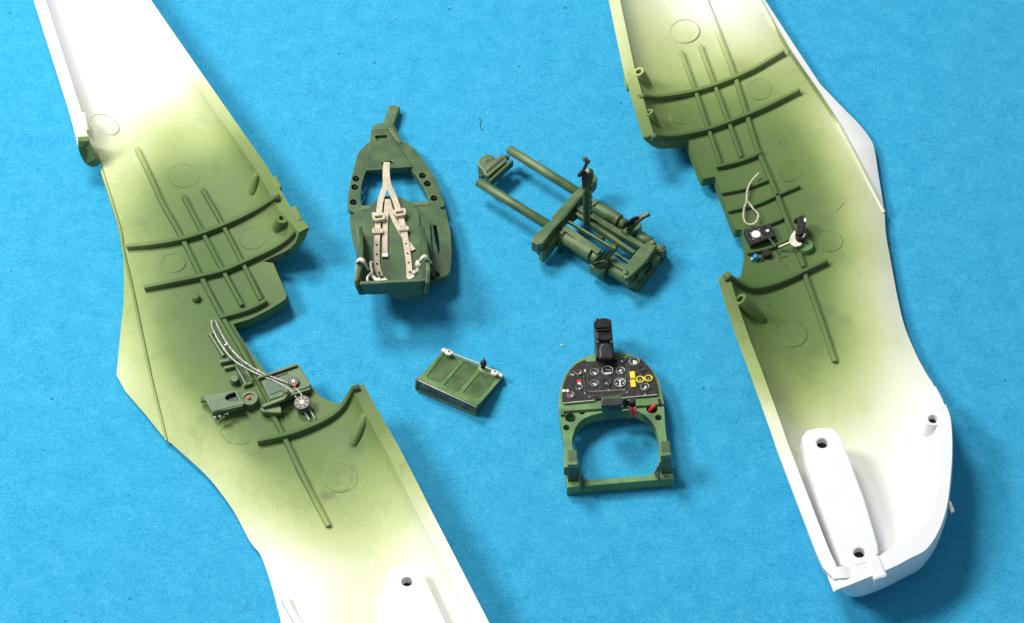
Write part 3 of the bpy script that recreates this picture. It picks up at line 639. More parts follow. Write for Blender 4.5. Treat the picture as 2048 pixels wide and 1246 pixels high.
PB = paint_field(FB, [
 (1260, 30, .28), (1230, 60, .16), (1300, 20, .24), (1400, 20, .05), (1480, 20, .04), (1270, 100, .42), (1340, 80, .38), (1420, 90, .30), (1480, 90, .18), (1540, 70, .30), (1520, 60, .22), (1590, 110, .3), (1560, 130, .5),
 (1300, 150, .5), (1380, 140, .48), (1450, 150, .58), (1520, 160, .62), (1600, 170, .5), (1300, 200, .62), (1360, 220, .85), (1440, 220, .80), (1520, 210, .8), (1590, 210, .72), (1650, 220, .45), (1310, 270, .8), (1400, 270, .95), (1480, 280, .92), (1560, 290, .86), (1630, 290, .76), (1690, 290, .42), (1720, 290, .06), (1700, 235, 0), (1740, 320, 0), (1752, 360, 0), (1720, 262, 0), (1680, 200, .1),
 (1400, 330, 1), (1460, 350, 1), (1520, 340, .95), (1600, 360, .92), (1670, 370, .78), (1710, 360, .48), (1730, 410, .16), (1750, 390, .1), (1460, 430, 1), (1530, 430, 1), (1600, 430, .98), (1670, 440, .90), (1710, 440, .55), (1740, 460, .10), (1765, 450, .02), (1500, 500, 1), (1560, 510, 1), (1620, 500, .98), (1680, 520, .85), (1720, 540, .48), (1750, 560, .10), (1775, 560, 0),
 (1450, 560, .8), (1510, 570, 1), (1580, 580, .98), (1650, 590, .88), (1700, 600, .66), (1740, 620, .38), (1775, 640, .06), (1795, 620, 0), (1470, 640, .6), (1520, 650, .98), (1590, 660, .96), (1660, 670, .82), (1720, 680, .6), (1770, 700, .24), (1810, 720, .03), (1520, 720, .66), (1560, 720, .85), (1620, 730, .72), (1700, 740, .5), (1760, 750, .26), (1820, 760, .05),
 (1500, 700, .4), (1550, 790, .55), (1620, 790, .52), (1700, 800, .36), (1780, 800, .14), (1840, 800, .04), (1530, 800, .10), (1560, 850, .22), (1620, 850, .30), (1700, 860, .22), (1780, 860, .10), (1850, 860, .04), (1590, 900, .10), (1690, 930, .12), (1760, 930, .05), (1850, 930, .07), (1600, 960, .02), (1640, 1000, 0), (1750, 1000, .03), (1850, 1020, .05), (1700, 1100, 0), (1800, 1080, .0), (1880, 1080, 0), (1700, 1180, 0)])
PB_ = PB; RIDGE = dict(pts=[(p[0], p[1], float(q.z)) for p, q in zip([(1500, -40), (1529, 14), (1575, 94), (1628, 172), (1678, 249), (1737, 360), (1769, 421)], FB.on([(1500, -40), (1529, 14), (1575, 94), (1628, 172), (1678, 249), (1737, 360), (1766, 419)]))], side=-1)
def PB(X):                     # masked beyond the wing root line: bare plastic there
    X = np.asarray(X)[:, :2]; d, _, ov = FB.dist(FB.prep(RIDGE), X); return np.where((d < -.01) & (ov < .02) & (d > -1.5), .03, PB_(X))
SB = shell(FB, OUT_B, PB, TB, washes=wash_spots(FB, [(1670, 400, .4, .35), (1660, 440, .35, .45), (1630, 400, .3, .35), (1610, 470, .3, .4), (1560, 530, .2, .7), (1575, 510, .16, .7), (1548, 512, .14, .5), (1585, 540, .15, .5), (1660, 620, .16, .5), (1690, 640, .18, .5), (1640, 690, .2, .3), (1620, 700, .2, .3), (1560, 690, .3, .2), (1480, 130, .3, .25), (1540, 180, .2, .3), (1395, 255, .15, .4), (1400, 300, .2, .4)]))
B1 = [(1400, -30), (1435, 59), (1467, 141), (1491, 217), (1517, 299), (1545, 364), (1582, 457), (1608, 530)]
B1b = [(1608, 540), (1640, 630), (1670, 719)]
B2 = [(1401, 90), (1426, 158), (1457, 240), (1483, 311)]
B3 = [(1363, 102), (1388, 170), (1414, 246), (1441, 324)]
for s in (B1, B1b): rib(FB, PB, 'stringer', s, .105, .075, TB)
for s in (B2, B3): rib(FB, PB, 'stringer', s, .085, .08, TB)
rib(FB, PB, 'frame_rib', [(1289, 190), (1326, 190), (1385, 180), (1438, 164), (1502, 137), (1566, 99)], .10, .125, TB)
rib(FB, PB, 'frame_rib', [(1313, 270), (1356, 268), (1414, 256), (1473, 235), (1532, 210), (1597, 177)], .10, .125, TB)
rib(FB, PB, 'frame_rib', [(1436, 331), (1473, 322), (1500, 313), (1521, 303)], .09, .10, TB)
rib(FB, PB, 'frame_rib', [(1462, 551), (1481, 563), (1504, 573), (1533, 570), (1574, 556), (1608, 540), (1652, 519)], .10, .125, TB)
for s in ([(1446, 384), (1490, 375), (1536, 358)], [(1459, 420), (1510, 408), (1550, 391), (1573, 381), (1597, 371)], [(1490, 457), (1530, 449), (1564, 436)], [(1498, 504), (1540, 494), (1578, 477)]):
    rib(FB, PB, 'side_rib', s, .07, .075, TB)
rib(FB, PB, 'wing_root_ridge', [(1500, -40), (1529, 14), (1575, 94), (1628, 172), (1678, 249), (1737, 360), (1769, 421)], .065, .045, TB, add=.35)
darken_by_ribs(SB, RIBPATHS)
wash_lines(FB, TB, [([(1364, 110), (1388, 176)], .008), ([(1392, 192), (1415, 248)], .014), ([(1418, 262), (1443, 322)], .014), ([(1460, 250), (1482, 310)], .012), ([(1310, 199), (1360, 197), (1388, 190)], .02), ([(1340, 278), (1410, 268), (1420, 264)], .022),
   ([(1446, 340), (1480, 332)], .012), ([(1629, 600), (1655, 690), (1663, 722)], .012), ([(1525, 580), (1580, 566)], .016), ([(1560, 516), (1576, 512)], .005), ([(1558, 505), (1561, 524)], .004), ([(1570, 528), (1576, 540)], .005), ([(1672, 424), (1688, 405)], .0025), ([(1557, 279), (1560, 289)], .004), ([(1533, 608), (1543, 613)], .004)])
for c in [(1370, 63, 30, .78, 0, 'pin'), (1518, 179, 25, .85, -.2, 'pin'), (1578, 343, 26, .8, -.25, 'pin'), (1658, 482, 27, .8, .1, 'pin')]: pin_mark(FB, PB, c[0], c[1], c[2], TB, c[4], c[3])
pin_mark(FB, PB, 1366, 230, 27, TB, .0, .72, 90, 290, .012); pin_mark(FB, PB, 1582, 668, 33, TB, .2, .8, 60, 300)
pm = pin_mark(FB, PB, 1853, 945, 24, TB, .3, 1.0, -130, 60, .008); pm.data.materials[0] = M['pinpale']
post(FB, PB, 'locating_socket', (1277, 143), 1.0, .125, TB, hole=.06, base=(1286, 160))
post(FB, PB, 'locating_socket', (1480, 598), 1.07, .135, TB, hole=.07, base=(1512, 632))
post(FB, PB, 'locating_socket', (1297, 224), 1.0, .11, TB, hole=.05, base=(1303, 238))
post(FB, PB, 'locating_socket', (1866, 838), 1.12, .145, TB, hole=.09, m='wplastic')
rimbump(FB, PB, (1254, 140), (1260, 165), .96, .13, parent=TB)
rimbump(FB, PB, (1447, 551), (1462, 547), 1.06, .16, parent=TB)
# white engine bearer with two screw holes
T = Plane((1640, 880, 1.13), (1720, 1120, 1.13), (1700, 900, 1.13))
eb = plate('engine_bearer', [(1604, 873), (1614, 861), (1632, 856), (1658, 855), (1670, 859), (1680, 870), (1688, 888), (1730, 1000), (1756, 1090), (1757, 1105), (1750, 1118), (1738, 1124), (1695, 1137), (1683, 1128), (1640, 1010), (1612, 925)], T, .85, 'wplastic', TB, holes=[ell(1645, 886, 11.5), ell(1719, 1105, 11.5)], bevel=.05)
for x, y in ((1645, 886), (1719, 1105)): turned('hole', T(x, y), Vector((0, 0, -1)), [(.125, .16), (.125, .3)], 'hole', eb)
# blunt nose wall: flat rim on top, rounded hull below
secs = [((1672, 1136), (1652, 1141)), ((1674, 1141), (1668, 1182)), ((1705, 1133), (1700, 1171)), ((1738, 1124), (1744, 1153)), ((1774, 1101), (1790, 1134)), ((1800, 1083), (1820, 1118)), ((1830, 1060), (1853, 1100)), ((1857, 1034), (1878, 1064)), ((1872, 1000), (1894, 1018)), ((1878, 950), (1902, 962)), ((1879, 900), (1906, 896)), ((1875, 862), (1903, 840)), ((1876, 842), (1893, 808))]
ins = [P(*a, 1.135) for a, b in secs]; outs = [P(*b, 1.135) for a, b in secs]
def smx(pl): return [pl[0]]+smooth_path(pl[1:], 5)
ins, outs = smx(ins), smx(outs); V, Fc = [], []; n_ = len(ins)
for i in range(n_):
    a, b = ins[i], outs[i]; t = (outs[min(i+1, n_-1)]-outs[max(i-1, 0)]); t.z = 0; t.normalize(); o = Vector((t.y, -t.x, 0))
    if i == 0: o = Vector((-.93, -.36, 0))
    if i == 1: o = Vector((-.45, -.9, 0))
    m_ = a*.5+b*.5
    f_ = max(0, min(1, (12-i)/11))**2.0; D_ = Vector((.42, .9, 0))*f_
    if i < 2: a = a-Vector((0, 0, .03)); b = b-Vector((0, 0, .03))
    for q, dz, k_ in ((a, -.7, 0), (a, 0, 0), (b-o*.015, 0, 0), (b, -.02, 0), (b+o*.03, -.22, .22), (b+o*.02, -.5, .48), (b-o*.03, -.75, .66), (b-o*.14, -.95, .8), (b-o*.34, -1.08, .85), (b-o*.6, -1.1, .9)):
        V.append(q+D_*k_+Vector((0, 0, dz)))
for i in range(n_-1):
    for j in range(9): Fc.append([i*10+j, i*10+j+1, i*10+j+11, i*10+j+10])
Fc += [list(range(10)), [(n_-1)*10+j for j in reversed(range(10))]]
link('nose_wall', V, Fc, 'wplastic', TB, True, auto=38)
bar('nose_notch', [P(1745, 1112, 1.155), P(1763, 1156, 1.155)], .27, .3, 'wplastic', TB, bevel=.05)
bar('rim_strip', [P(1887, 812, 1.06), P(1880, 795, .9), P(1868, 772, .6)], .08, .6, 'wplastic', TB, bevel=.02)
# moulding flash on the nose rim
slab('moulding_flash', [P(1896, 1004, 1.1), P(1902, 1002, 1.1), P(1910, 1022, 1.0), P(1903, 1026, 1.0)], Vector((0, 0, -.05)), 'cream', TB)
# cockpit equipment on the right wall
T = surf_plane(FB, 1518, 468, .16); T.n = (T.n+UP*.6).normalized()
rb = plate('radio_box', [(1488, 460), (1541, 446), (1551, 471), (1502, 489)], T, .14, 'face', TB, bevel=.01, label='black radio box with two white dials')
turned('dial', T(1512, 469), T.n, [(.095, 0), (.09, .02)], 'white', rb, 20); turned('dial', T(1535, 462), T.n, [(.035, 0), (.033, .02)], 'white', rb, 12)
for x, y in ((1501, 466), (1518, 459), (1523, 473), (1506, 479)): turned('screw', T(x, y), T.n, [(.015, 0), (.012, .015)], 'silver', rb, 8)
tube('linkage_rod', [T(1538, 476, .03), T(1545, 484, .0), T(1552, 493, .0)], .028, 'worn', TB, 8)
T = surf_plane(FB, 1600, 475, .20)
bar('linkage_rod', [T(1556, 494, -.1), T(1579, 484, 0)], .04, .03, 'cream', TB)
T4 = surf_plane(FB, 1609, 484, .14); turned('quadrant_base', T4(1611, 487)-T4.n*.3, T4.n, [(.18, 0), (.175, .24), (.15, .27)], 'lgreen', TB, 24)
plate('quadrant_plate', [(1589, 460), (1581, 472), (1578, 482), (1583, 489), (1591, 493), (1601, 491), (1604, 486), (1596, 484), (1591, 478), (1594, 467)], T, .04, 'cream', TB, up=.0)
turned('quadrant_knob', T(1600, 478, -.05), T.n, [(.105, 0), (.10, .10), (.08, .12)], 'face', TB, 18)
plate('throttle_lever', [(1591, 466), (1596, 444), (1594, 439), (1589, 437), (1600, 432), (1607, 429), (1612, 436), (1612, 446), (1605, 466), (1598, 470)], T, .16, 'face', TB, up=.12)
plate('lever_tip', [(1608, 436), (1612, 436), (1613, 442), (1610, 444), (1608, 441)], T, .02, 'white', TB, up=.135)
for x, y in ((1609, 470), (1607, 474), (1602, 488)): turned('screw', T(x, y, .06), T.n, [(.018, 0), (.015, .02)], 'white', TB, 8)
T = surf_plane(FB, 1520, 515, .07)
turned('valve_body', T(1532, 513, -.1), T.n, [(.10, 0), (.095, .12), (.08, .14)], 'face', TB, 14); bar('valve_stem', [T(1518, 518), T(1542, 507)], .03, .04, 'face', TB)
turned('blue_valve', T(1510, 519, -.08), T.n, [(.055, 0), (.055, .12), (.02, .15)], 'blue', TB, 6); turned('valve_tip', T(1503, 520, -.04), T.n, [(.022, 0), (.02, .06)], 'white', TB, 8)
coil = smooth_path(FB.on([(1517, 347), (1508, 356), (1502, 364), (1495, 380), (1493, 402), (1489, 415), (1487, 432), (1491, 445), (1500, 449), (1511, 445), (1517, 432), (1513, 424), (1507, 418), (1500, 408), (1495, 402)], .11), 6)
coil = resample(coil, .008); V, Fc = sweep(coil, circ(.020, 8), UP); acc = 0
for i in range(len(coil)):
    if i: acc += (coil[i]-coil[i-1]).length
    s_ = 1.28 if (acc/.046) % 1 < .45 else .45
    for j in range(8): V[i*8+j] = coil[i]+(V[i*8+j]-coil[i])*s_
link('coiled_lead', V, Fc, 'cream', TB, False, label='cream coiled oxygen hose with a loop at its end')
# ================================================================== seat with its back frame and harness
def mix(a, b, t): return tuple(x+(y-x)*t for x, y in zip(a, b))
TS = thing('pilot_seat', 'dark green pilot seat with cream harness belts, fixed to a perforated arched frame', 'seat', P(790, 560, 0))
BF = Plane((785, 207, .17), (720, 560, .50), (880, 560, .50))
dips = [(712, 357), (709.5, 374), (707, 404), (845, 351), (855, 367), (868, 396)]
outer = [(696, 390), (700, 367), (706, 343), (715, 308), (721, 300), (739, 283), (743, 262), (745, 254), (752, 249), (759, 246), (802-14, 249), (794, 262), (800, 278), (814, 288), (828, 295), (840, 311), (852, 328), (863, 343), (872, 358), (881, 379), (887, 400), (889, 406), (886, 413), (881, 414), (881, 418), (891, 420), (896, 440), (901, 464), (903, 501), (901, 538), (897, 547), (891, 552), (872, 559), (856, 563), (780, 563), (725, 530), (714, 508), (703, 464), (699, 438), (700, 430), (708, 429), (708, 424), (701, 421), (696, 415), (695, 408)]
hole = [(733, 341), (818, 334), (832, 350), (847, 375), (854, 390), (856, 400), (852, 405), (826, 407), (724, 411), (721, 405), (721, 393), (723, 370), (728, 352)]
slot = [(866, 450), (873, 450), (878, 475), (880, 502), (877, 508), (870, 480)]
fr = plate('back_frame', outer, BF, .16, 'dgreen', TS, holes=[hole, slot]+[ell(x, y, 7.2, 16) for x, y in dips], bevel=.018)
for x, y in dips: turned('lightening_hole', BF(x, y, -.13), BF.n, [(.085, 0), (.085, .07), (.02, .10)], 'hole', fr, 16)
hb = [BF(775, 251, .0), BF(781, 236, .01), BF(786, 220, .02), BF(790, 211, .0)]
V, F = sweep(hb, [(-.12, -.16), (.12, -.16), (.12, -.02), (.09, 0), (-.09, 0), (-.12, -.02)], BF.n); link('head_brace', V, F, 'green', TS, False, .015)
plate('armour_plate', [(742, 261), (773, 257), (824, 333), (731, 341)], BF, .07, 'dgreen', TS, holes=[[(750, 271), (774, 269.5), (776, 280), (753, 282)], [(762, 326), (770, 323), (782, 321), (788, 324), (785, 328), (765, 329)]], up=.07, bevel=.012)
for x, y in ((741, 319), (740, 333), (801, 312), (810, 325)): turned('rivet', BF(x, y, .07), BF.n, [(.014, 0), (.01, .006)], 'hole', TS, 8)
plate('brace_step', [(744, 260), (747, 252), (760, 248), (784, 248), (790, 262), (800, 279), (804, 285), (800, 285), (794, 282), (776, 257)], BF, .04, 'green', TS, up=.03, bevel=.015)
bar('cross_tube', [BF(722, 416, .02), BF(860, 405, .02)], .11, .14, 'green', TS, up=BF.n, bevel=.02)
SP = Plane((775, 395, .50), (725, 562, .68), (843, 562, .68))
plate('seat_back', [(725, 445), (727, 435), (734, 420), (744, 407), (756, 397), (770, 392), (785, 391), (799, 394), (814, 400), (827, 409), (834, 418), (838, 427), (842, 460), (845, 510), (848, 575), (722, 575), (723, 500)], SP, .14, 'dgreen', TS, bevel=.02)
SPl = Plane((775, 395, .45), (725, 562, .60), (843, 562, .60))
plate('side_panel', [(838, 424), (860, 443), (862, 480), (866, 510), (880, 548), (873, 541), (868, 556), (860, 545), (852, 560), (840, 560)], SPl, .10, 'dgreen', TS, bevel=.02)
plate('side_panel', [(711, 447), (722, 437), (728, 436), (730, 470), (722, 520)], SPl, .10, 'dgreen', TS, bevel=.02)
def zl(px, py, z): return P(px, py, z)
slab('side_wall', [zl(717, 452, 1.05), zl(719, 490, 1.30), zl(720, 517, 1.40), zl(713, 530, 1.38), zl(707, 562, 1.35), zl(709, 572, 1.28), zl(718, 590, 1.05), zl(722, 590, .6), zl(720, 470, .45)], Vector((.075, 0, 0)), 'dgreen', TS, .02)
slab('side_wall', [zl(840, 452, 1.05), zl(846, 490, 1.30), zl(850, 512, 1.40), zl(853, 541, 1.38), zl(851, 566, 1.28), zl(848, 588, 1.02), zl(843, 590, .6), zl(838, 470, .45)], Vector((.085, 0, 0)), 'dgreen', TS, .02)
slab('seat_pan', [P(719, 569, 1.3), P(838, 563, 1.3), P(852, 561, 1.3), P(849, 585, .93), P(838, 588, .90), P(722, 590, .93)], Vector((0, .085, 0)), 'dgreen', TS, .02)
slab('seat_bottom', [P(778, 588, .9), P(842, 584, .9), P(845, 594, .76), P(832, 601, .62), P(806, 601, .60), P(788, 597, .7)], Vector((0, .30, -.15)), 'dgreen', TS, .03)
q0 = P(790, 590, .85); slab('seat_bracket', [q0+Vector((.05, .8, -.45)), q0+Vector((.42, .8, -.45)), q0+Vector((.38, .8, -.84)), q0+Vector((.09, .8, -.84))], Vector((0, .5, 0)), 'dgreen', TS, .03)
def strap(name, pts, w, off, T=SP, m='belt', offs=None, thick=.018):
    path = smooth_path([T(x, y, (offs[i] if offs else off)) for i, (x, y) in enumerate(pts)], 5)
    V, F = sweep(path, [(-w/2, -thick), (w/2, -thick), (w/2, 0), (-w/2, 0)], T.n); return link(name, V, F, m, TS, False, .006)
def over(a): return [(x, y) for x, y in a]
st_a = strap('shoulder_strap', [(773, 324), (771, 345), (771, 369), (766, 385), (761, 402), (757.5, 430), (755, 460), (753.5, 500), (755, 534), (761, 552)], .12, 0, offs=[.10, .16, .14, .12, .09, .07, .06, .055, .05, .02])
st_b = strap('shoulder_strap', [(774, 324), (773.5, 345), (777, 369), (785, 387), (791, 402), (799, 427), (807, 455), (813, 491), (818, 528), (819, 556)], .12, 0, offs=[.125, .185, .165, .13, .10, .08, .07, .065, .06, .03])
strap('strap_tail', [(775, 398), (773, 420), (770.5, 450), (770, 480), (770, 508)], .105, 0, offs=[.10, .05, .04, .04, .05])
strap('strap_tail', [(776, 402), (783, 425), (793, 447), (807, 471), (818, 488), (827, 500)], .105, 0, offs=[.09, .04, .035, .03, .035, .04])
tip = strap('strap_end', [(770, 506), (770, 513)], .12, .06, m='white', thick=.04)
for (x, y, a) in ((757.5, 432, .12), (799.5, 423, -.22)):
    o = plate('buckle', [(x-14, y-6-a*12), (x+8, y-8), (x+13, y-3+a*8), (x+12, y+6), (x-7, y+9), (x-13, y+4)], SP, .07, 'belt', TS, up=.15, bevel=.015, holes=[[(x-8, y+0), (x+8, y-2), (x+7, y+3), (x-6, y+5)]])
for (x, y) in ((755, 461), (807, 456)):
    o = plate('adjuster', [(x-10.5, y-4), (x-8, y-6), (x+8, y-5), (x+11, y-1), (x+10, y+4), (x-8, y+5), (x-11, y+2)], SP, .05, 'belt', TS, up=.115, bevel=.008)
    for i in range(3):
        for j in range(2): turned('eyelet', SP(x-5+4.6*i, y-2.5+5*j, .115), SP.n, [(.013, 0), (.012, .004)], 'hole', o, 6)
for pts, st in (((( 753.5, 489.5), (753.5, 508), (754, 527), (758, 545)), st_a), (((812, 487.5), (815, 506.5), (817.5, 525), (819.5, 543.5)), st_b)):
    for x, y in pts: turned('eyelet', SP(x, y, .065), SP.n, [(.024, 0), (.02, .008)], 'hole', st, 8)
def wire(name, pts, r, m='cream', flat=1.0):
    path = smooth_path([P(*p) for p in pts], 6); V, F = sweep(path, circ(r, 8, flat), UP); return link(name, V, F, m, TS, True)
wire('lap_belt', [(714, 528, 1.28), (716, 521, 1.45), (722, 519, 1.49), (728, 523, 1.47), (732, 531, 1.33), (735, 538, 1.18)], .045, flat=.6)
wire('lap_belt', [(741, 524, 1.13), (742, 536, 1.13), (744, 545, 1.13), (736, 553, 1.23), (735, 560, 1.23), (738, 567, 1.19)], .025)
wire('lap_belt', [(747, 525, 1.08), (741, 524, 1.13)], .022)
wire('lap_belt', [(739, 546, 1.15), (747, 555, 1.13), (758, 562, 1.15), (768, 560, 1.15), (774, 561, 1.15)], .04, flat=.6)
wire('belt_hook', [(757, 556, 1.13), (764, 562, 1.15), (771, 556, 1.15)], .022)
wire('lap_belt', [(816, 558, 1.08), (826, 553, 1.13), (833, 545, 1.18), (838, 534, 1.23), (838, 524, 1.33), (843, 517, 1.45), (849, 512, 1.49), (855, 517, 1.43), (862, 525, 1.23)], .038, flat=.6)
wire('lap_belt', [(836, 534, 1.28), (839, 522, 1.35)], .07, flat=.4)
wire('belt_hook', [(826, 548, 1.18), (832, 541, 1.21)], .05, 'silver', .5)
# ================================================================== cockpit floor assembly
P_true = P
TF = thing('floor_assembly', 'green floor assembly of long tubes and rails with an upright control stick and two pedals', 'model part', P(1150, 460, 0))
P = lambda px, py, z=0.0: P_true(px, py, z*.74)
def g(name, path, r, m='green', n=14, ends=.02): return tube(name, [P(*p) for p in path], r, m, TF, n=n, ends=ends)
def gb(name, path, w, h, m='green', bevel=.015, parent=TF): return bar(name, [P(*p) for p in path], w, h, m, parent, bevel=bevel)
g('long_tube', [(1019, 299, .62), (1158, 386, .62)], .098); g('long_tube', [(957, 364, .62), (1096, 450, .62)], .098)
LV = level
plate('end_block', [(965, 337), (1000, 309), (1006, 309), (1014, 319), (1012, 323), (977, 352), (970, 350)], LV(.66), .2, 'green', TF, bevel=.02)
bar('end_groove', [P(973, 344, .675), P(1007, 315, .675)], .05, .02, 'wash', TF, bevel=0)
plate('end_tab', [(955, 325), (959, 315), (973, 308), (988, 311), (990, 316), (970, 334), (965, 339), (957, 332)], LV(.52), .3, 'green', TF, bevel=.03)
plate('tab_top', [(967, 328), (978, 316), (988, 317), (988, 321), (976, 334), (969, 335)], LV(.54), .02, 'worn', TF, bevel=0)
bar('end_rail', [P(960, 352, .50), P(1012, 312, .50), P(1018, 314, .5)], .08, .1, 'wash', TF)
bar('end_rail', [P(979, 361, .62), P(1025, 319, .62)], .06, .2, 'dgreen', TF)
plate('cross_beam', [(1063, 476), (1085, 455), (1104, 437), (1119, 419), (1152, 381), (1183, 346), (1191, 348), (1195, 354), (1193, 362), (1160, 396), (1134, 430), (1108, 457), (1085, 487), (1075, 489), (1064, 484)], LV(.92), .30, 'green', TF, bevel=.03)
plate('beam_step', [(1104, 433), (1117, 419), (1150, 383), (1160, 390), (1133, 425), (1118, 440)], LV(.935), .05, 'green', TF, bevel=.01)
plate('beam_foot', [(1078, 500), (1096, 482), (1112, 466), (1116, 470), (1105, 487), (1092, 503), (1084, 506)], LV(.60), .34, 'green', TF, bevel=.03)
plate('beam_foot', [(1066, 486), (1090, 484), (1160, 395), (1185, 360), (1190, 366), (1160, 408), (1104, 470), (1078, 499)], LV(.64), .22, 'dgreen', TF, bevel=.02)
# foot tubes
g('foot_tube', [(1112, 464, .52), (1132, 476, .52)], .115); g('foot_tube', [(1132, 477, .52), (1150, 488, .52)], .135)
g('foot_sleeve', [(1150, 487, .52), (1183, 507, .52)], .155); g('foot_tube', [(1183, 508, .48), (1200, 519, .48)], .12)
g('foot_tube', [(1222, 538, .42), (1264, 562, .42)], .14)
g('foot_tube', [(1190, 413, .55), (1206, 423, .55)], .13); g('foot_sleeve', [(1204, 421, .55), (1238, 442, .55)], .15); g('foot_tube', [(1237, 442, .5), (1250, 450, .5)], .12)
g('foot_tube', [(1278, 472, .5), (1300, 485, .5)], .12); g('foot_tube', [(1316, 498, .42), (1324, 503, .42)], .13)
gb('under_bar', [(1135, 488, .30), (1264, 568, .30)], .10, .16, 'dgreen'); gb('under_bar', [(1200, 430, .36), (1320, 508, .36)], .10, .18, 'dgreen')
gb('clamp', [(1120, 466, .72), (1135, 452, .72)], .10, .26); gb('clamp', [(1184, 408, .76), (1195, 399, .76)], .10, .4)
gb('clamp_foot', [(1118, 478, .5), (1122, 484, .5)], .10, .45, 'dgreen')
# rails
gb('rail', [(1124, 450, .74), (1200, 503, .74)], .13, .12); gb('rail', [(1214, 513, .70), (1254, 538, .70)], .13, .12)
gb('rail', [(1134, 439, .76), (1222, 492, .76)], .045, .1); gb('rail', [(1230, 505, .76), (1262, 525, .76)], .05, .1)
gb('rail', [(1152, 424, .74), (1178, 441, .74), (1270, 504, .74)], .08, .14); gb('rail', [(1152, 411, .76), (1290, 494, .76)], .12, .12)
gb('rail', [(1164, 414, .78), (1288, 497, .78)], .035, .1, 'dgreen'); gb('rail', [(1178, 446, .64), (1266, 506, .64)], .05, .12, 'dgreen')
gb('rail', [(1128, 458, .60), (1196, 504, .60)], .06, .1, 'wash')
gb('rail_link', [(1137, 432, .66), (1158, 415, .66)], .22, .14, 'dgreen')
gb('rail_pad', [(1196, 466, .5), (1208, 474, .5)], .10, .2); gb('rail_pad', [(1222, 487, .52), (1232, 493, .52)], .12, .2)
# end fish plate, rivets and blocks
fp = plate('end_plate', [(1245, 548), (1246, 541), (1252, 531), (1274, 501), (1290, 487), (1302, 479), (1308, 479), (1313, 483), (1314, 489), (1300, 511), (1284, 530), (1266, 547), (1256, 556), (1250, 557)], LV(.86), .12, 'green', TF, bevel=.025)
for x, y in ((1306, 485), (1251, 545)): turned('rivet', P(x, y, .86), UP, [(.055, 0), (.05, .03), (.03, .04)], 'green', fp, 16)
for a, b in (((1272, 545), (1286, 536)), ((1301, 520), (1316, 510))):
    gb('end_cleat', [(a[0], a[1], .62), (b[0], b[1], .62)], .15, .24)
gb('end_bar', [(1262, 557, .46), (1322, 505, .46)], .08, .28, 'dgreen'); gb('end_bar', [(1258, 566, .28), (1275, 570, .28), (1332, 500, .28)], .06, .24, 'green')
plate('rivet_head', ell(1320, 497, 9), LV(.56), .2, 'green', TF); plate('rivet_head', ell(1266, 558, 9), LV(.5), .2, 'green', TF)
# pedals
def pedal(dx, dy, k=1.0):
    r = thing_part = plate('pedal_base', [(1180+dx, 527+dy), (1183+dx, 522+dy), (1198+dx, 517+dy), (1220+dx, 505+dy), (1229+dx, 511+dy), (1224+dx, 519+dy), (1207+dx, 541+dy), (1198+dx, 539+dy)], LV(.62), .28, 'green', TF, bevel=.02)
    return r
pb = pedal(0, 3)
for o_, m_ in ((0, 'worn'), (9, 'green')):
    slab('pedal', [P(1181+o_*1.2, 529-o_*.25, .72), P(1185+o_*1.2, 524-o_*.25, .95), P(1206+o_*1.4, 503-o_*.5, 1.10), P(1209+o_*1.4, 504-o_*.5, 1.0), P(1196+o_*1.5, 522-o_*.3, .72)], Vector((.06, .05, 0)), m_, pb, .01)
slab('pedal_side', [P(1184, 531, .74), P(1213, 525, .82), P(1212, 530, .72), P(1195, 540, .62)], Vector((0, .05, 0)), 'dgreen', pb, .01)
tube('pedal_bar', [P(1222, 501, 1.0), P(1230, 496, 1.0)], .05, 'green', pb, 10); slab('pedal', [P(1206, 520, .8), P(1222, 499, 1.1), P(1228, 503, 1.0), P(1214, 524, .72)], Vector((.05, .04, 0)), 'green', pb, .01)
pb = plate('pedal_base', [(1240, 459), (1244, 455), (1262, 452), (1279, 442), (1284, 447), (1283, 452), (1270, 465), (1262, 470), (1246, 465)], LV(.64), .26, 'green', TF, bevel=.02)
slab('pedal', [P(1242, 462, .75), P(1243, 455, 1.0), P(1262, 437, 1.15), P(1273, 435, 1.15), P(1271, 442, .98), P(1252, 456, .75)], Vector((.05, .05, 0)), 'black', pb, .01)
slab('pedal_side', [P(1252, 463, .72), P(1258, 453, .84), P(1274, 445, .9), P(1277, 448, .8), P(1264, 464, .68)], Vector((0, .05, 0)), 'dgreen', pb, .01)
bar('pedal_bar', [P(1268, 444, 1.0), P(1284, 431, 1.12), P(1297, 425, 1.2)], .10, .09, 'worn', pb, bevel=.02); bar('pedal_tip', [P(1292, 427, 1.19), P(1298, 424, 1.22)], .09, .08, 'green', pb, bevel=.02)
# control stick, standing up
zs = lambda py: .62+(456-py)/57*.62
st = slab('control_stick', [P(1168, 452, .62), P(1178, 452, .62), P(1182, 430, 1.0), P(1184, 382, 1.75), P(1166, 380, 1.78), P(1166, 410, 1.3)], Vector((0, .12, .02)), 'dgreen', TF, .02)
bar('stick_rib', [P(1169, 448, .72), P(1168, 382, 1.82)], .05, .05, 'green', st, up=Vector((0, -1, 1)), bevel=.01); bar('stick_rib', [P(1179, 440, .85), P(1182, 384, 1.78)], .04, .06, 'green', st, up=Vector((0, -1, 1)), bevel=.01)
for y in (425, 414, 403, 392): bar('stick_notch', [P(1181, y, 1.05+(425-y)/57*.95), P(1184, y-1, 1.05+(425-y)/57*.95)], .04, .05, 'wash', st, bevel=0)
slab('stick_head', [P(1165, 384, 1.72), P(1176, 385, 1.70), P(1182, 375, 1.85), P(1188, 353, 2.15), P(1180, 346, 2.25), P(1167, 350, 2.2), P(1163, 362, 2.05)], Vector((0, .14, .02)), 'dgreen', TF, .02)
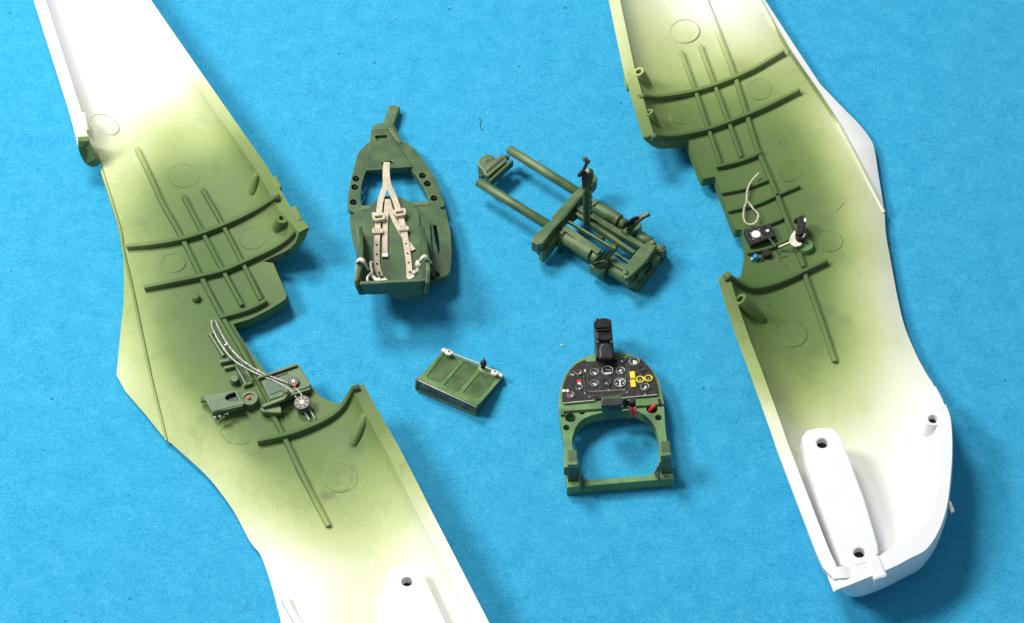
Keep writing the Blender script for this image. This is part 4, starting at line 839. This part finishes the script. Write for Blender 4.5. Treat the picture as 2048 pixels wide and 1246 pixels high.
slab('stick_clamp', [P(1165, 374, 1.92), P(1172, 376, 1.92), P(1176, 350, 2.28), P(1168, 344, 2.3), P(1162, 350, 2.25)], Vector((0, .05, .02)), 'black', TF, .02)
tube('hand_grip', [P(1158, 352, 2.25), P(1161, 346, 2.32), P(1167, 340, 2.38), P(1172, 330, 2.5), P(1174, 323, 2.58)], .036, 'black', TF, 10, ends=.02)
turned('grip_button', P(1170, 318, 2.62), Vector((0, -.7, .7)), [(.05, 0), (.055, .04), (.03, .07)], 'worn', TF, 12); turned('grip_button', P(1176, 323, 2.56), Vector((0, -.7, .7)), [(.045, 0), (.045, .05), (.02, .07)], 'black', TF, 12)
turned('grip_knob', P(1159, 349, 2.22), Vector((0, -.7, .7)), [(.045, 0), (.045, .05), (.02, .07)], 'black', TF, 12)
bar('stick_lever', [P(1178, 382, 1.75), P(1187, 372, 1.9), P(1187, 366, 2.0)], .045, .05, 'dgreen', st, bevel=.01)
P = P_true
# ================================================================== instrument panel
TI = thing('instrument_panel', 'green instrument panel arch with black dial face and black gunsight on top', 'instrument panel', P(1230, 850, 0))
IP = Plane((1220, 705, .36), (1130, 900, .52), (1330, 900, .52))
outer = [(1118, 805), (1119, 790), (1121, 775), (1129, 752), (1136, 741), (1146, 729), (1156, 721), (1167, 715), (1180, 711), (1193, 708), (1212, 706), (1230, 705), (1246, 706), (1259, 708), (1272, 713), (1283, 720), (1293, 728), (1302, 737), (1309, 746), (1315, 756), (1320, 768), (1323, 780), (1326, 796), (1328, 813), (1329, 830), (1331, 860), (1334, 882), (1338, 900), (1340, 925), (1128, 935), (1127, 918), (1129, 891), (1124, 862), (1120, 835)]
hole = [(1146, 902), (1144, 891), (1144, 876), (1151, 855), (1159, 844), (1169, 836), (1184, 830), (1201, 826), (1225, 822), (1247, 821), (1262, 820), (1276, 822), (1290, 830), (1302, 841), (1309, 850), (1313, 859), (1317, 872), (1318, 884), (1319, 905), (1318, 925), (1156, 932), (1152, 915)]
# the frame is open towards the bottom, so join outline and opening into one outline
o2 = outer[:-5]+[(1338, 900), (1340, 925)]+hole[::-1][hole[::-1].index((1318, 925)):] if False else None
ring = outer[:outer.index((1340, 925))+1]+[(1318, 925), (1319, 905), (1318, 884), (1317, 872), (1313, 859), (1309, 850), (1302, 841), (1290, 830), (1276, 822), (1262, 820), (1247, 821), (1225, 822), (1201, 826), (1184, 830), (1169, 836), (1159, 844), (1151, 855), (1144, 876), (1144, 891), (1146, 902), (1152, 915), (1156, 932)]+outer[outer.index((1128, 935)):]
pits = [((1141, 835), 11, 'l'), ((1164, 823), 7, 'h'), ((1133, 855), 7, 'h'), ((1317, 835), 7, 'h'), ((1304, 817), 11.5, 'r'), ((1279, 810), 8, 'g')]
pf_ = plate('panel_frame', ring, IP, .25, 'lgreen', TI, holes=[ell(c[0], c[1], r, 18) for c, r, k in pits], bevel=.02)
for c, r, k in pits:
    turned('recess', IP(c[0], c[1], -.22), IP.n, [(r*.0108, 0), (r*.0108, .05 if k != 'l' else .10)], 'lgreen' if k in 'l' else ('green' if k == 'h' else 'hole'), pf_, 18)
tube('red_lever', [IP(1298, 822, -.10), IP(1309, 811, .02)], .05, 'red', TI, 12, ends=.02); turned('green_knob', IP(1280, 811, -.15), IP.n, [(.04, 0), (.04, .12), (.02, .15)], 'lgreen', TI, 12)
bar('ledge', [IP(1119, 818, .05), IP(1328, 803, .05)], .12, .10, 'lgreen', TI, up=IP.n, bevel=.02)
bar('ledge_groove', [IP(1126, 825.5, .012), IP(1326, 810, .012)], .035, .02, 'wash', TI, up=IP.n, bevel=0)
for x, y in ((1124, 823), (1319, 802)): bar('ledge_end', [IP(x-4, y+1, .055), IP(x+4, y, .055)], .14, .1, 'dgreen' if x < 1200 else 'black', TI, up=IP.n)
face = [(1125, 805), (1124, 790), (1125, 776), (1129, 762), (1133, 751), (1141, 739), (1151, 729), (1161, 723), (1170, 719), (1173, 723), (1177, 723), (1196, 721), (1233, 719), (1251, 717), (1254, 714), (1265, 712), (1275, 714), (1284, 719), (1294, 729), (1302, 739), (1309, 752), (1313, 766), (1315, 779), (1316, 789), (1240, 794)]
fc = plate('instrument_face', face, IP, .05, 'face', TI, up=.045, bevel=.008)
bar('face_edge', [IP(1126, 806, .05), IP(1190, 800, .05)], .018, .02, 'silver', fc, up=IP.n, bevel=0); bar('face_edge', [IP(1234, 796, .05), IP(1315, 789, .05)], .018, .02, 'silver', fc, up=IP.n, bevel=0)
for a, b in (((1173, 728), (1176, 783)), ((1176, 783), (1250, 779)), ((1250, 779), (1253, 727)), ((1253, 727), (1173, 729)), ((1166, 738), (1170, 790)), ((1257, 720), (1258, 782)), ((1172, 792), (1248, 788)), ((1248, 780), (1249, 789)), ((1197, 732), (1199, 780))):
    bar('score_line', [IP(*a, .047), IP(*b, .047)], .008, .006, 'silver' if a[1] == 783 else 'worn', fc, up=IP.n, bevel=0)
def G(c, r, ring='silver', disc='black', marks=(), ringw=.16):
    n = IP.n; p = IP(c[0], c[1], .045); R_ = r*.01
    o = turned('gauge', p, n, [(R_, 0), (R_, .022), (R_*(1-ringw*.4), .03), (R_*(1-ringw), .022), (R_*(1-ringw), .006)], ring, fc, 22)
    turned('dial', p+n*.004, n, [(R_*(1-ringw), 0), (R_*(1-ringw), .006)], disc, o, 18)
    for a, b, w, m_ in marks:
        bar('needle', [IP(c[0]+a[0]*r, c[1]+a[1]*r, .058), IP(c[0]+b[0]*r, c[1]+b[1]*r, .058)], w*R_, .008, m_, o, up=n, bevel=0)
w_ = 'white'
sw = [((-.4, -.1), (.1, .3), .2, w_), ((.0, .5), (.5, .2), .2, w_), ((-.1, .1), (.4, -.1), .15, w_)]
G((1145, 748), 6, 'silver', marks=sw[:2]); G((1158, 746), 6, 'silver', marks=[((-.3, .1), (.3, .1), .6, 'pink'), ((.4, .3), (.5, -.3), .2, w_)])
G((1189, 745), 8.5, marks=sw); G((1215, 742), 11.5, marks=[((-.65, .42), (.65, .30), .24, w_), ((-.3, -.3), (-.1, -.3), .15, w_), ((.05, -.25), (.2, -.3), .15, w_), ((.35, -.15), (.5, -.15), .15, w_)])
G((1241, 742), 9, marks=[((-.3, .1), (.2, -.3), .35, w_), ((.1, .4), (.4, .4), .35, w_)]); G((1245, 722), 6.5, 'worn', marks=sw[:1])
G((1269, 723.5), 10.5, marks=[((-.1, -.3), (-.1, .4), .35, w_), ((.35, -.2), (.3, .3), .25, w_), ((.0, .4), (.4, .3), .2, w_)]); G((1284.5, 739), 7, 'worn', marks=[((-.1, 0), (.2, .0), .3, 'worn')])
G((1189, 767), 8.5, marks=sw); G((1213, 766), 9, 'worn', 'face', marks=[((-.3, .1), (.3, -.1), .25, 'silver'), ((.3, .4), (.5, .6), .2, w_)])
G((1240, 766), 11.5, marks=[((0, -.5), (0, .5), .2, w_), ((-.4, -.5), (.4, -.55), .16, w_), ((-.4, .55), (.4, .5), .16, w_), ((.55, -.1), (.6, .1), .2, w_), ((-.6, .2), (-.55, .0), .14, w_)])
G((1280.5, 759.5), 8.5, 'yellow', ringw=.32, marks=[((-.2, 0), (.2, 0), .35, 'silver')]); G((1297, 757.5), 8.5, 'yellow', ringw=.32, marks=[((-.2, 0), (.2, 0), .35, 'silver')])
G((1290, 774.5), 9, marks=[((-.3, .35), (.4, -.1), .25, w_), ((-.1, .4), (.1, -.4), .15, w_)]); G((1158.5, 775.5), 7, marks=[((-.1, .1), (.3, .3), .4, w_)])
G((1141.5, 790.5), 7.5, marks=[((-.6, -.1), (-.1, -.1), .5, 'red'), ((0, .2), (.5, .3), .25, w_), ((.2, .0), (.4, -.3), .2, w_)])
for pts, m_ in (([(1259, 743), (1269, 742), (1271, 756), (1261, 757)], 'yellow'), ([(1260, 759.5), (1270, 758.5), (1272, 773), (1262, 774)], 'yellow'), ([(1154, 760), (1163, 759), (1163, 763.5), (1154, 764)], 'red'), ([(1155, 765), (1162, 764.5), (1162, 769), (1156, 769)], 'white'), ([(1169, 738.5), (1171.5, 738), (1171.5, 743.5), (1169.5, 744)], 'white')):
    plate('placard', pts, IP, .02, m_, fc, up=.062, bevel=.004)
for x in (1127.5, 1134.5): plate('placard', ell(x, 781, 3.3, 10), IP, .02, 'white', fc, up=.06, bevel=0)
for x, y in ((1209, 722), (1219, 722), (1218, 781), (1179, 794), (1290, 789), (1170, 787), (1254, 785)): turned('screw', IP(x, y, .045), IP.n, [(.018, 0), (.015, .012)], 'silver', fc, 8)
# centre box, pull handles
slab('centre_box', [P(1203, 812, 1.02), P(1244, 808, 1.02), P(1244, 838, .55), P(1205, 841, .55)], Vector((0, .22, 0)), 'dgreen', TI, .02)
plate('box_cap', [(1202, 812), (1201, 803), (1206, 798), (1240, 796), (1245, 800), (1246, 809), (1225, 811)], level(1.10), .04, 'black', TI, bevel=.02)
slab('box_front', [P(1203, 811, 1.06), P(1225, 808, 1.06), P(1244, 808, 1.06), P(1244, 822, .83), P(1203, 823, .83)], Vector((0, .1, 0)), 'black', TI, .01)
slab('box_wedge', [P(1245, 800, 1.04), P(1252, 798, .95), P(1262, 804, .8), P(1246, 812, .8)], Vector((0, 0, -.1)), 'black', TI)
slab('switch_block', [P(1258, 806, .92), P(1271, 804, .92), P(1272, 816, .74), P(1259, 818, .74)], Vector((0, .12, 0)), 'face', TI)
for x in (1261.5, 1269.5):
    tube('pull_handle', [P(x, 815, .80), P(x+1, 832, .62)], .034, 'pink', TI, 10, ends=.01); tube('copper_wire', [P(x+1, 832, .62), P(x+(2 if x > 1265 else -2), 836, .56)], .010, 'copper', TI, 6)
tube('copper_wire', [P(1260, 831, .62), P(1255, 837, .56)], .010, 'silver', TI, 6)
slab('switch_block', [P(1262, 819, .7), P(1272, 818, .7), P(1272, 832, .5), P(1262, 833, .5)], Vector((0, .1, 0)), 'black', TI)
# lower posts and sill
for pts, xs in (([(1134, 904), (1137, 901), (1147, 900), (1153, 908), (1156, 916), (1155, 928), (1135, 929)], (1135, 1155, 1161)), ([(1320, 890), (1328, 882), (1337, 881), (1341, 893), (1342, 909), (1321, 912)], (1321, 1342, 1346))):
    yb = 928 if xs[0] < 1200 else 910; zt = .86
    Tt = Plane((xs[0], yb, zt), (xs[1], yb-1, zt), (xs[0], yb-28, .74))
    plate('post_top', pts, Tt, .10, 'lgreen', TI, bevel=.02)
    a, b = P(xs[0], yb-1, zt-.02), P(xs[1], yb-2, zt-.02)
    base_y = (982, 968)[xs[0] > 1200]
    c, d = P(xs[1]+4, base_y-2, .03), P(xs[0]+1, base_y, .03)
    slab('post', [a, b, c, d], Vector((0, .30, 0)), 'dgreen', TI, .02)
BB = Plane((1140, 965, .30), (1340, 952, .30), (1140, 985, .30))
plate('sill', [(1131, 935), (1157, 930), (1162, 944), (1168, 955), (1175, 960), (1299, 950), (1308, 944), (1314, 934), (1318, 922), (1341, 918), (1347, 951), (1348, 957), (1134, 975)], BB, .28, 'lgreen', TI, bevel=.02)

for q in ([P(1158, 930, .62), P(1166, 955, .32), P(1170, 975, .30), P(1163, 978, .30), P(1157, 960, .45)], [P(1316, 930, .62), P(1308, 946, .34), P(1313, 958, .3), P(1320, 962, .30), P(1321, 940, .5)]):
    slab('gusset', q, Vector((0, 0, -.06)), 'worn', TI, .01)
# gunsight
def gs(name, pts, z0, z1, m, bevel=.02, th=.2, label=None): return plate(name, pts, Plane((1200, 720, z0), (1230, 720, z0), (1210, 640, z1*.85)), th, m, TI, bevel=bevel)
gs('sight_base', [(1192, 716), (1190, 690), (1188, 643), (1194, 639), (1218, 637), (1223, 641), (1224, 660), (1227, 690), (1230, 716)], .56, .95, 'black', th=.35)
gs('sight_block', [(1199, 717), (1198, 700), (1200, 690), (1205, 686), (1216, 686), (1222, 690), (1226, 702), (1226, 717)], .68, 1.05, 'black', .04, .2)
gs('sight_block', [(1193, 679), (1192, 666), (1194, 662), (1222, 661), (1224, 665), (1224, 679), (1213, 681), (1203, 681)], .62, 1.08, 'black', .03, .2)
gs('sight_band', [(1191, 661), (1190.5, 658), (1222.5, 655.5), (1223, 659)], .66, 1.14, 'worn', .01, .1)
gs('sight_head', [(1189, 656), (1188, 645), (1190, 641), (1195, 639), (1193, 635.5), (1200, 638), (1203, 635.5), (1212, 636.5), (1219, 638), (1222, 643), (1223, 654)], .66, 1.2, 'face', .015, .16)
for x in (1195, 1223): turned('sight_screw', Plane((1200, 720, .64), (1230, 720, .64), (1210, 640, 1.1))(x, 684), UP, [(.03, 0), (.025, .02)], 'worn', TI, 10)
bar('sight_cable', [IP(1228, 708, .03), IP(1233, 715, .04), IP(1240, 712, .04), IP(1250, 708, .03)], .012, .012, 'black', TI, up=IP.n, bevel=0)
# ================================================================== small floor panel with a rod along its edge
TP = thing('radio_shelf', 'small green tray with three recessed panels and pale rod along its top edge', 'tray', P(920, 765, 0))
RP = Plane((885, 702, .09), (1008, 751, .09), (838, 756, .35))
top = [(885, 702), (1008, 751), (960, 806), (953, 811), (838, 758), (839, 754)]
plate('tray_base', top, RP, .07, 'green', TP, up=-.018, bevel=.01)
def rr(pts, r=.16):
    out = []
    for i in range(len(pts)):
        a, b, c = pts[i-1], pts[i], pts[(i+1) % len(pts)]
        out += [mix(b, a, r), mix(mix(b, a, r*.35), mix(b, c, r*.35), .5), mix(b, c, r)]
    return out
h1 = [(886, 708), (921, 721), (881, 767), (851, 755)]; h2 = [(928, 722.5), (956.5, 735), (916, 783), (887, 770)]; h3 = [(961, 743), (994, 755), (958, 798), (924, 786)]
plate('tray_frame', top, RP, .035, 'lgreen', TP, holes=[rr(h1, .2), rr(h2, .07), rr(h3, .2)], up=.012, bevel=.008)
for h in (h1, h2, h3):
    c = (sum(p[0] for p in h)/4, sum(p[1] for p in h)/4); plate('recessed_panel', rr([mix(p, c, .045) for p in h], .12), RP, .02, 'green', TP, up=-.006, bevel=.006)
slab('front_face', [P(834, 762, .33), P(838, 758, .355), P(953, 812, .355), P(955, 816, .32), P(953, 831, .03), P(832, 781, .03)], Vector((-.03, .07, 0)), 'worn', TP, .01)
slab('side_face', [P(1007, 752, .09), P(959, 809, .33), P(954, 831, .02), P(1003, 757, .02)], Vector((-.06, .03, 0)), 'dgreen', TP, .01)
bar('edge_line', [P(837, 760.5, .36), P(953, 813.5, .36)], .02, .02, 'belt', TP, bevel=0); bar('edge_line', [P(834, 780, .07), P(952, 829.5, .07)], .018, .02, 'green', TP, bevel=0)
tube('edge_rod', [RP(887, 700, .09), RP(960, 728, .09)], .017, 'belt', TP, 8); tube('edge_rod', [RP(971, 734, .09), RP(1003, 748, .09)], .017, 'belt', TP, 8)
for x, y in ((898, 703), (990, 743)):
    o = plate('rod_clip', [(x-8, y), (x-4, y-5), (x+6, y-2), (x+8, y+2), (x+2, y+6), (x-6, y+4)], RP, .05, 'white', TP, up=.12, bevel=.015); plate('copper_patch', [(x-2, y-3), (x+4, y-1), (x+2, y+2), (x-3, y+1)], RP, .01, 'copper', o, up=.125, bevel=0)
plate('rod_foot', [(882, 699), (888, 695), (893, 698), (889, 703)], RP, .05, 'white', TP, up=.1); plate('rod_foot', [(999, 745), (1006, 748), (1004, 752), (997, 749)], RP, .05, 'white', TP, up=.1)
turned('black_knob', RP(966, 733, .02), RP.n, [(.06, 0), (.065, .10), (.04, .15), (.015, .16), (.01, .24)], 'black', TP, 12)
tube('hook', smooth_path([RP(961, 731, .12), RP(960, 737, .14), RP(965, 743, .12), RP(973, 749, .06)]), .014, 'belt', TP, 8)
# ================================================================== lint and crumbs on the paper
V, F = [], []
def add(v, f):
    b = len(V); V.extend(v); F.extend([[i+b for i in q] for q in f])
rnd = random.Random(3)
for i in range(260):
    x, y = rnd.uniform(-11, 11), rnd.uniform(-8.5, 8.5); a = rnd.uniform(0, 6.3); L_ = rnd.uniform(.06, .34); c = rnd.uniform(-1.6, 1.6); p = Vector((x, y, .006)); path = [p]
    for k in range(5):
        p = p+Vector((math.cos(a), math.sin(a), rnd.uniform(-.004, .005)))*L_/5; p.z = max(p.z, .005); a += c/5; path.append(p)
    add(*sweep(path, circ(rnd.uniform(.0022, .0045), 3), UP))
M['lint'] = mat('pale_blue_fibre', (0.14, 0.46, 0.72), 0.8, 0.1, 10, 0)
lint = link('paper_fibres', V, F, 'lint'); lint['kind'] = 'stuff'
for nm, mm, pts in (('white_crumbs', 'white', [(610, 511), (617, 507), (492, 712), (1123, 690), (1128, 689), (1745, 290), (533, 213), (37, 371), (181, 371), (565, 569), (1690, 40), (20, 540)]), ('dark_crumbs', 'wash', [(963, 240), (1038, 132), (120, 244), (75, 337), (20, 25), (700, 260), (612, 690), (1160, 80), (1890, 60), (1960, 520), (90, 900), (258, 990), (1470, 950), (1540, 1130), (2010, 760)])):
    V, F = [], []
    for x, y in pts:
        p = P(x, y, .02); r = rnd.uniform(.012, .028) if mm == 'white' else rnd.uniform(.012, .026); k = [p+Vector((rnd.uniform(-1, 1)*r*1.5, rnd.uniform(-1, 1)*r, rnd.uniform(-.4, .6)*r)) for _ in range(4)]
        add(k+[p+Vector((0, 0, r*.8))], [(0, 1, 2), (0, 2, 3), (0, 3, 1), (0, 1, 4), (1, 2, 4), (2, 3, 4), (3, 0, 4)])
    o = link(nm, V, F, mm); o['kind'] = 'stuff'
hair = tube('dark_hair', smooth_path([P(957, 236, .01), P(962, 241, .01), P(960, 252, .01), P(967, 262, .01)]), .006, 'wash', None, 5)
hair['label'] = 'short dark hair on the paper between the seat and the right body half'; hair['category'] = 'hair'
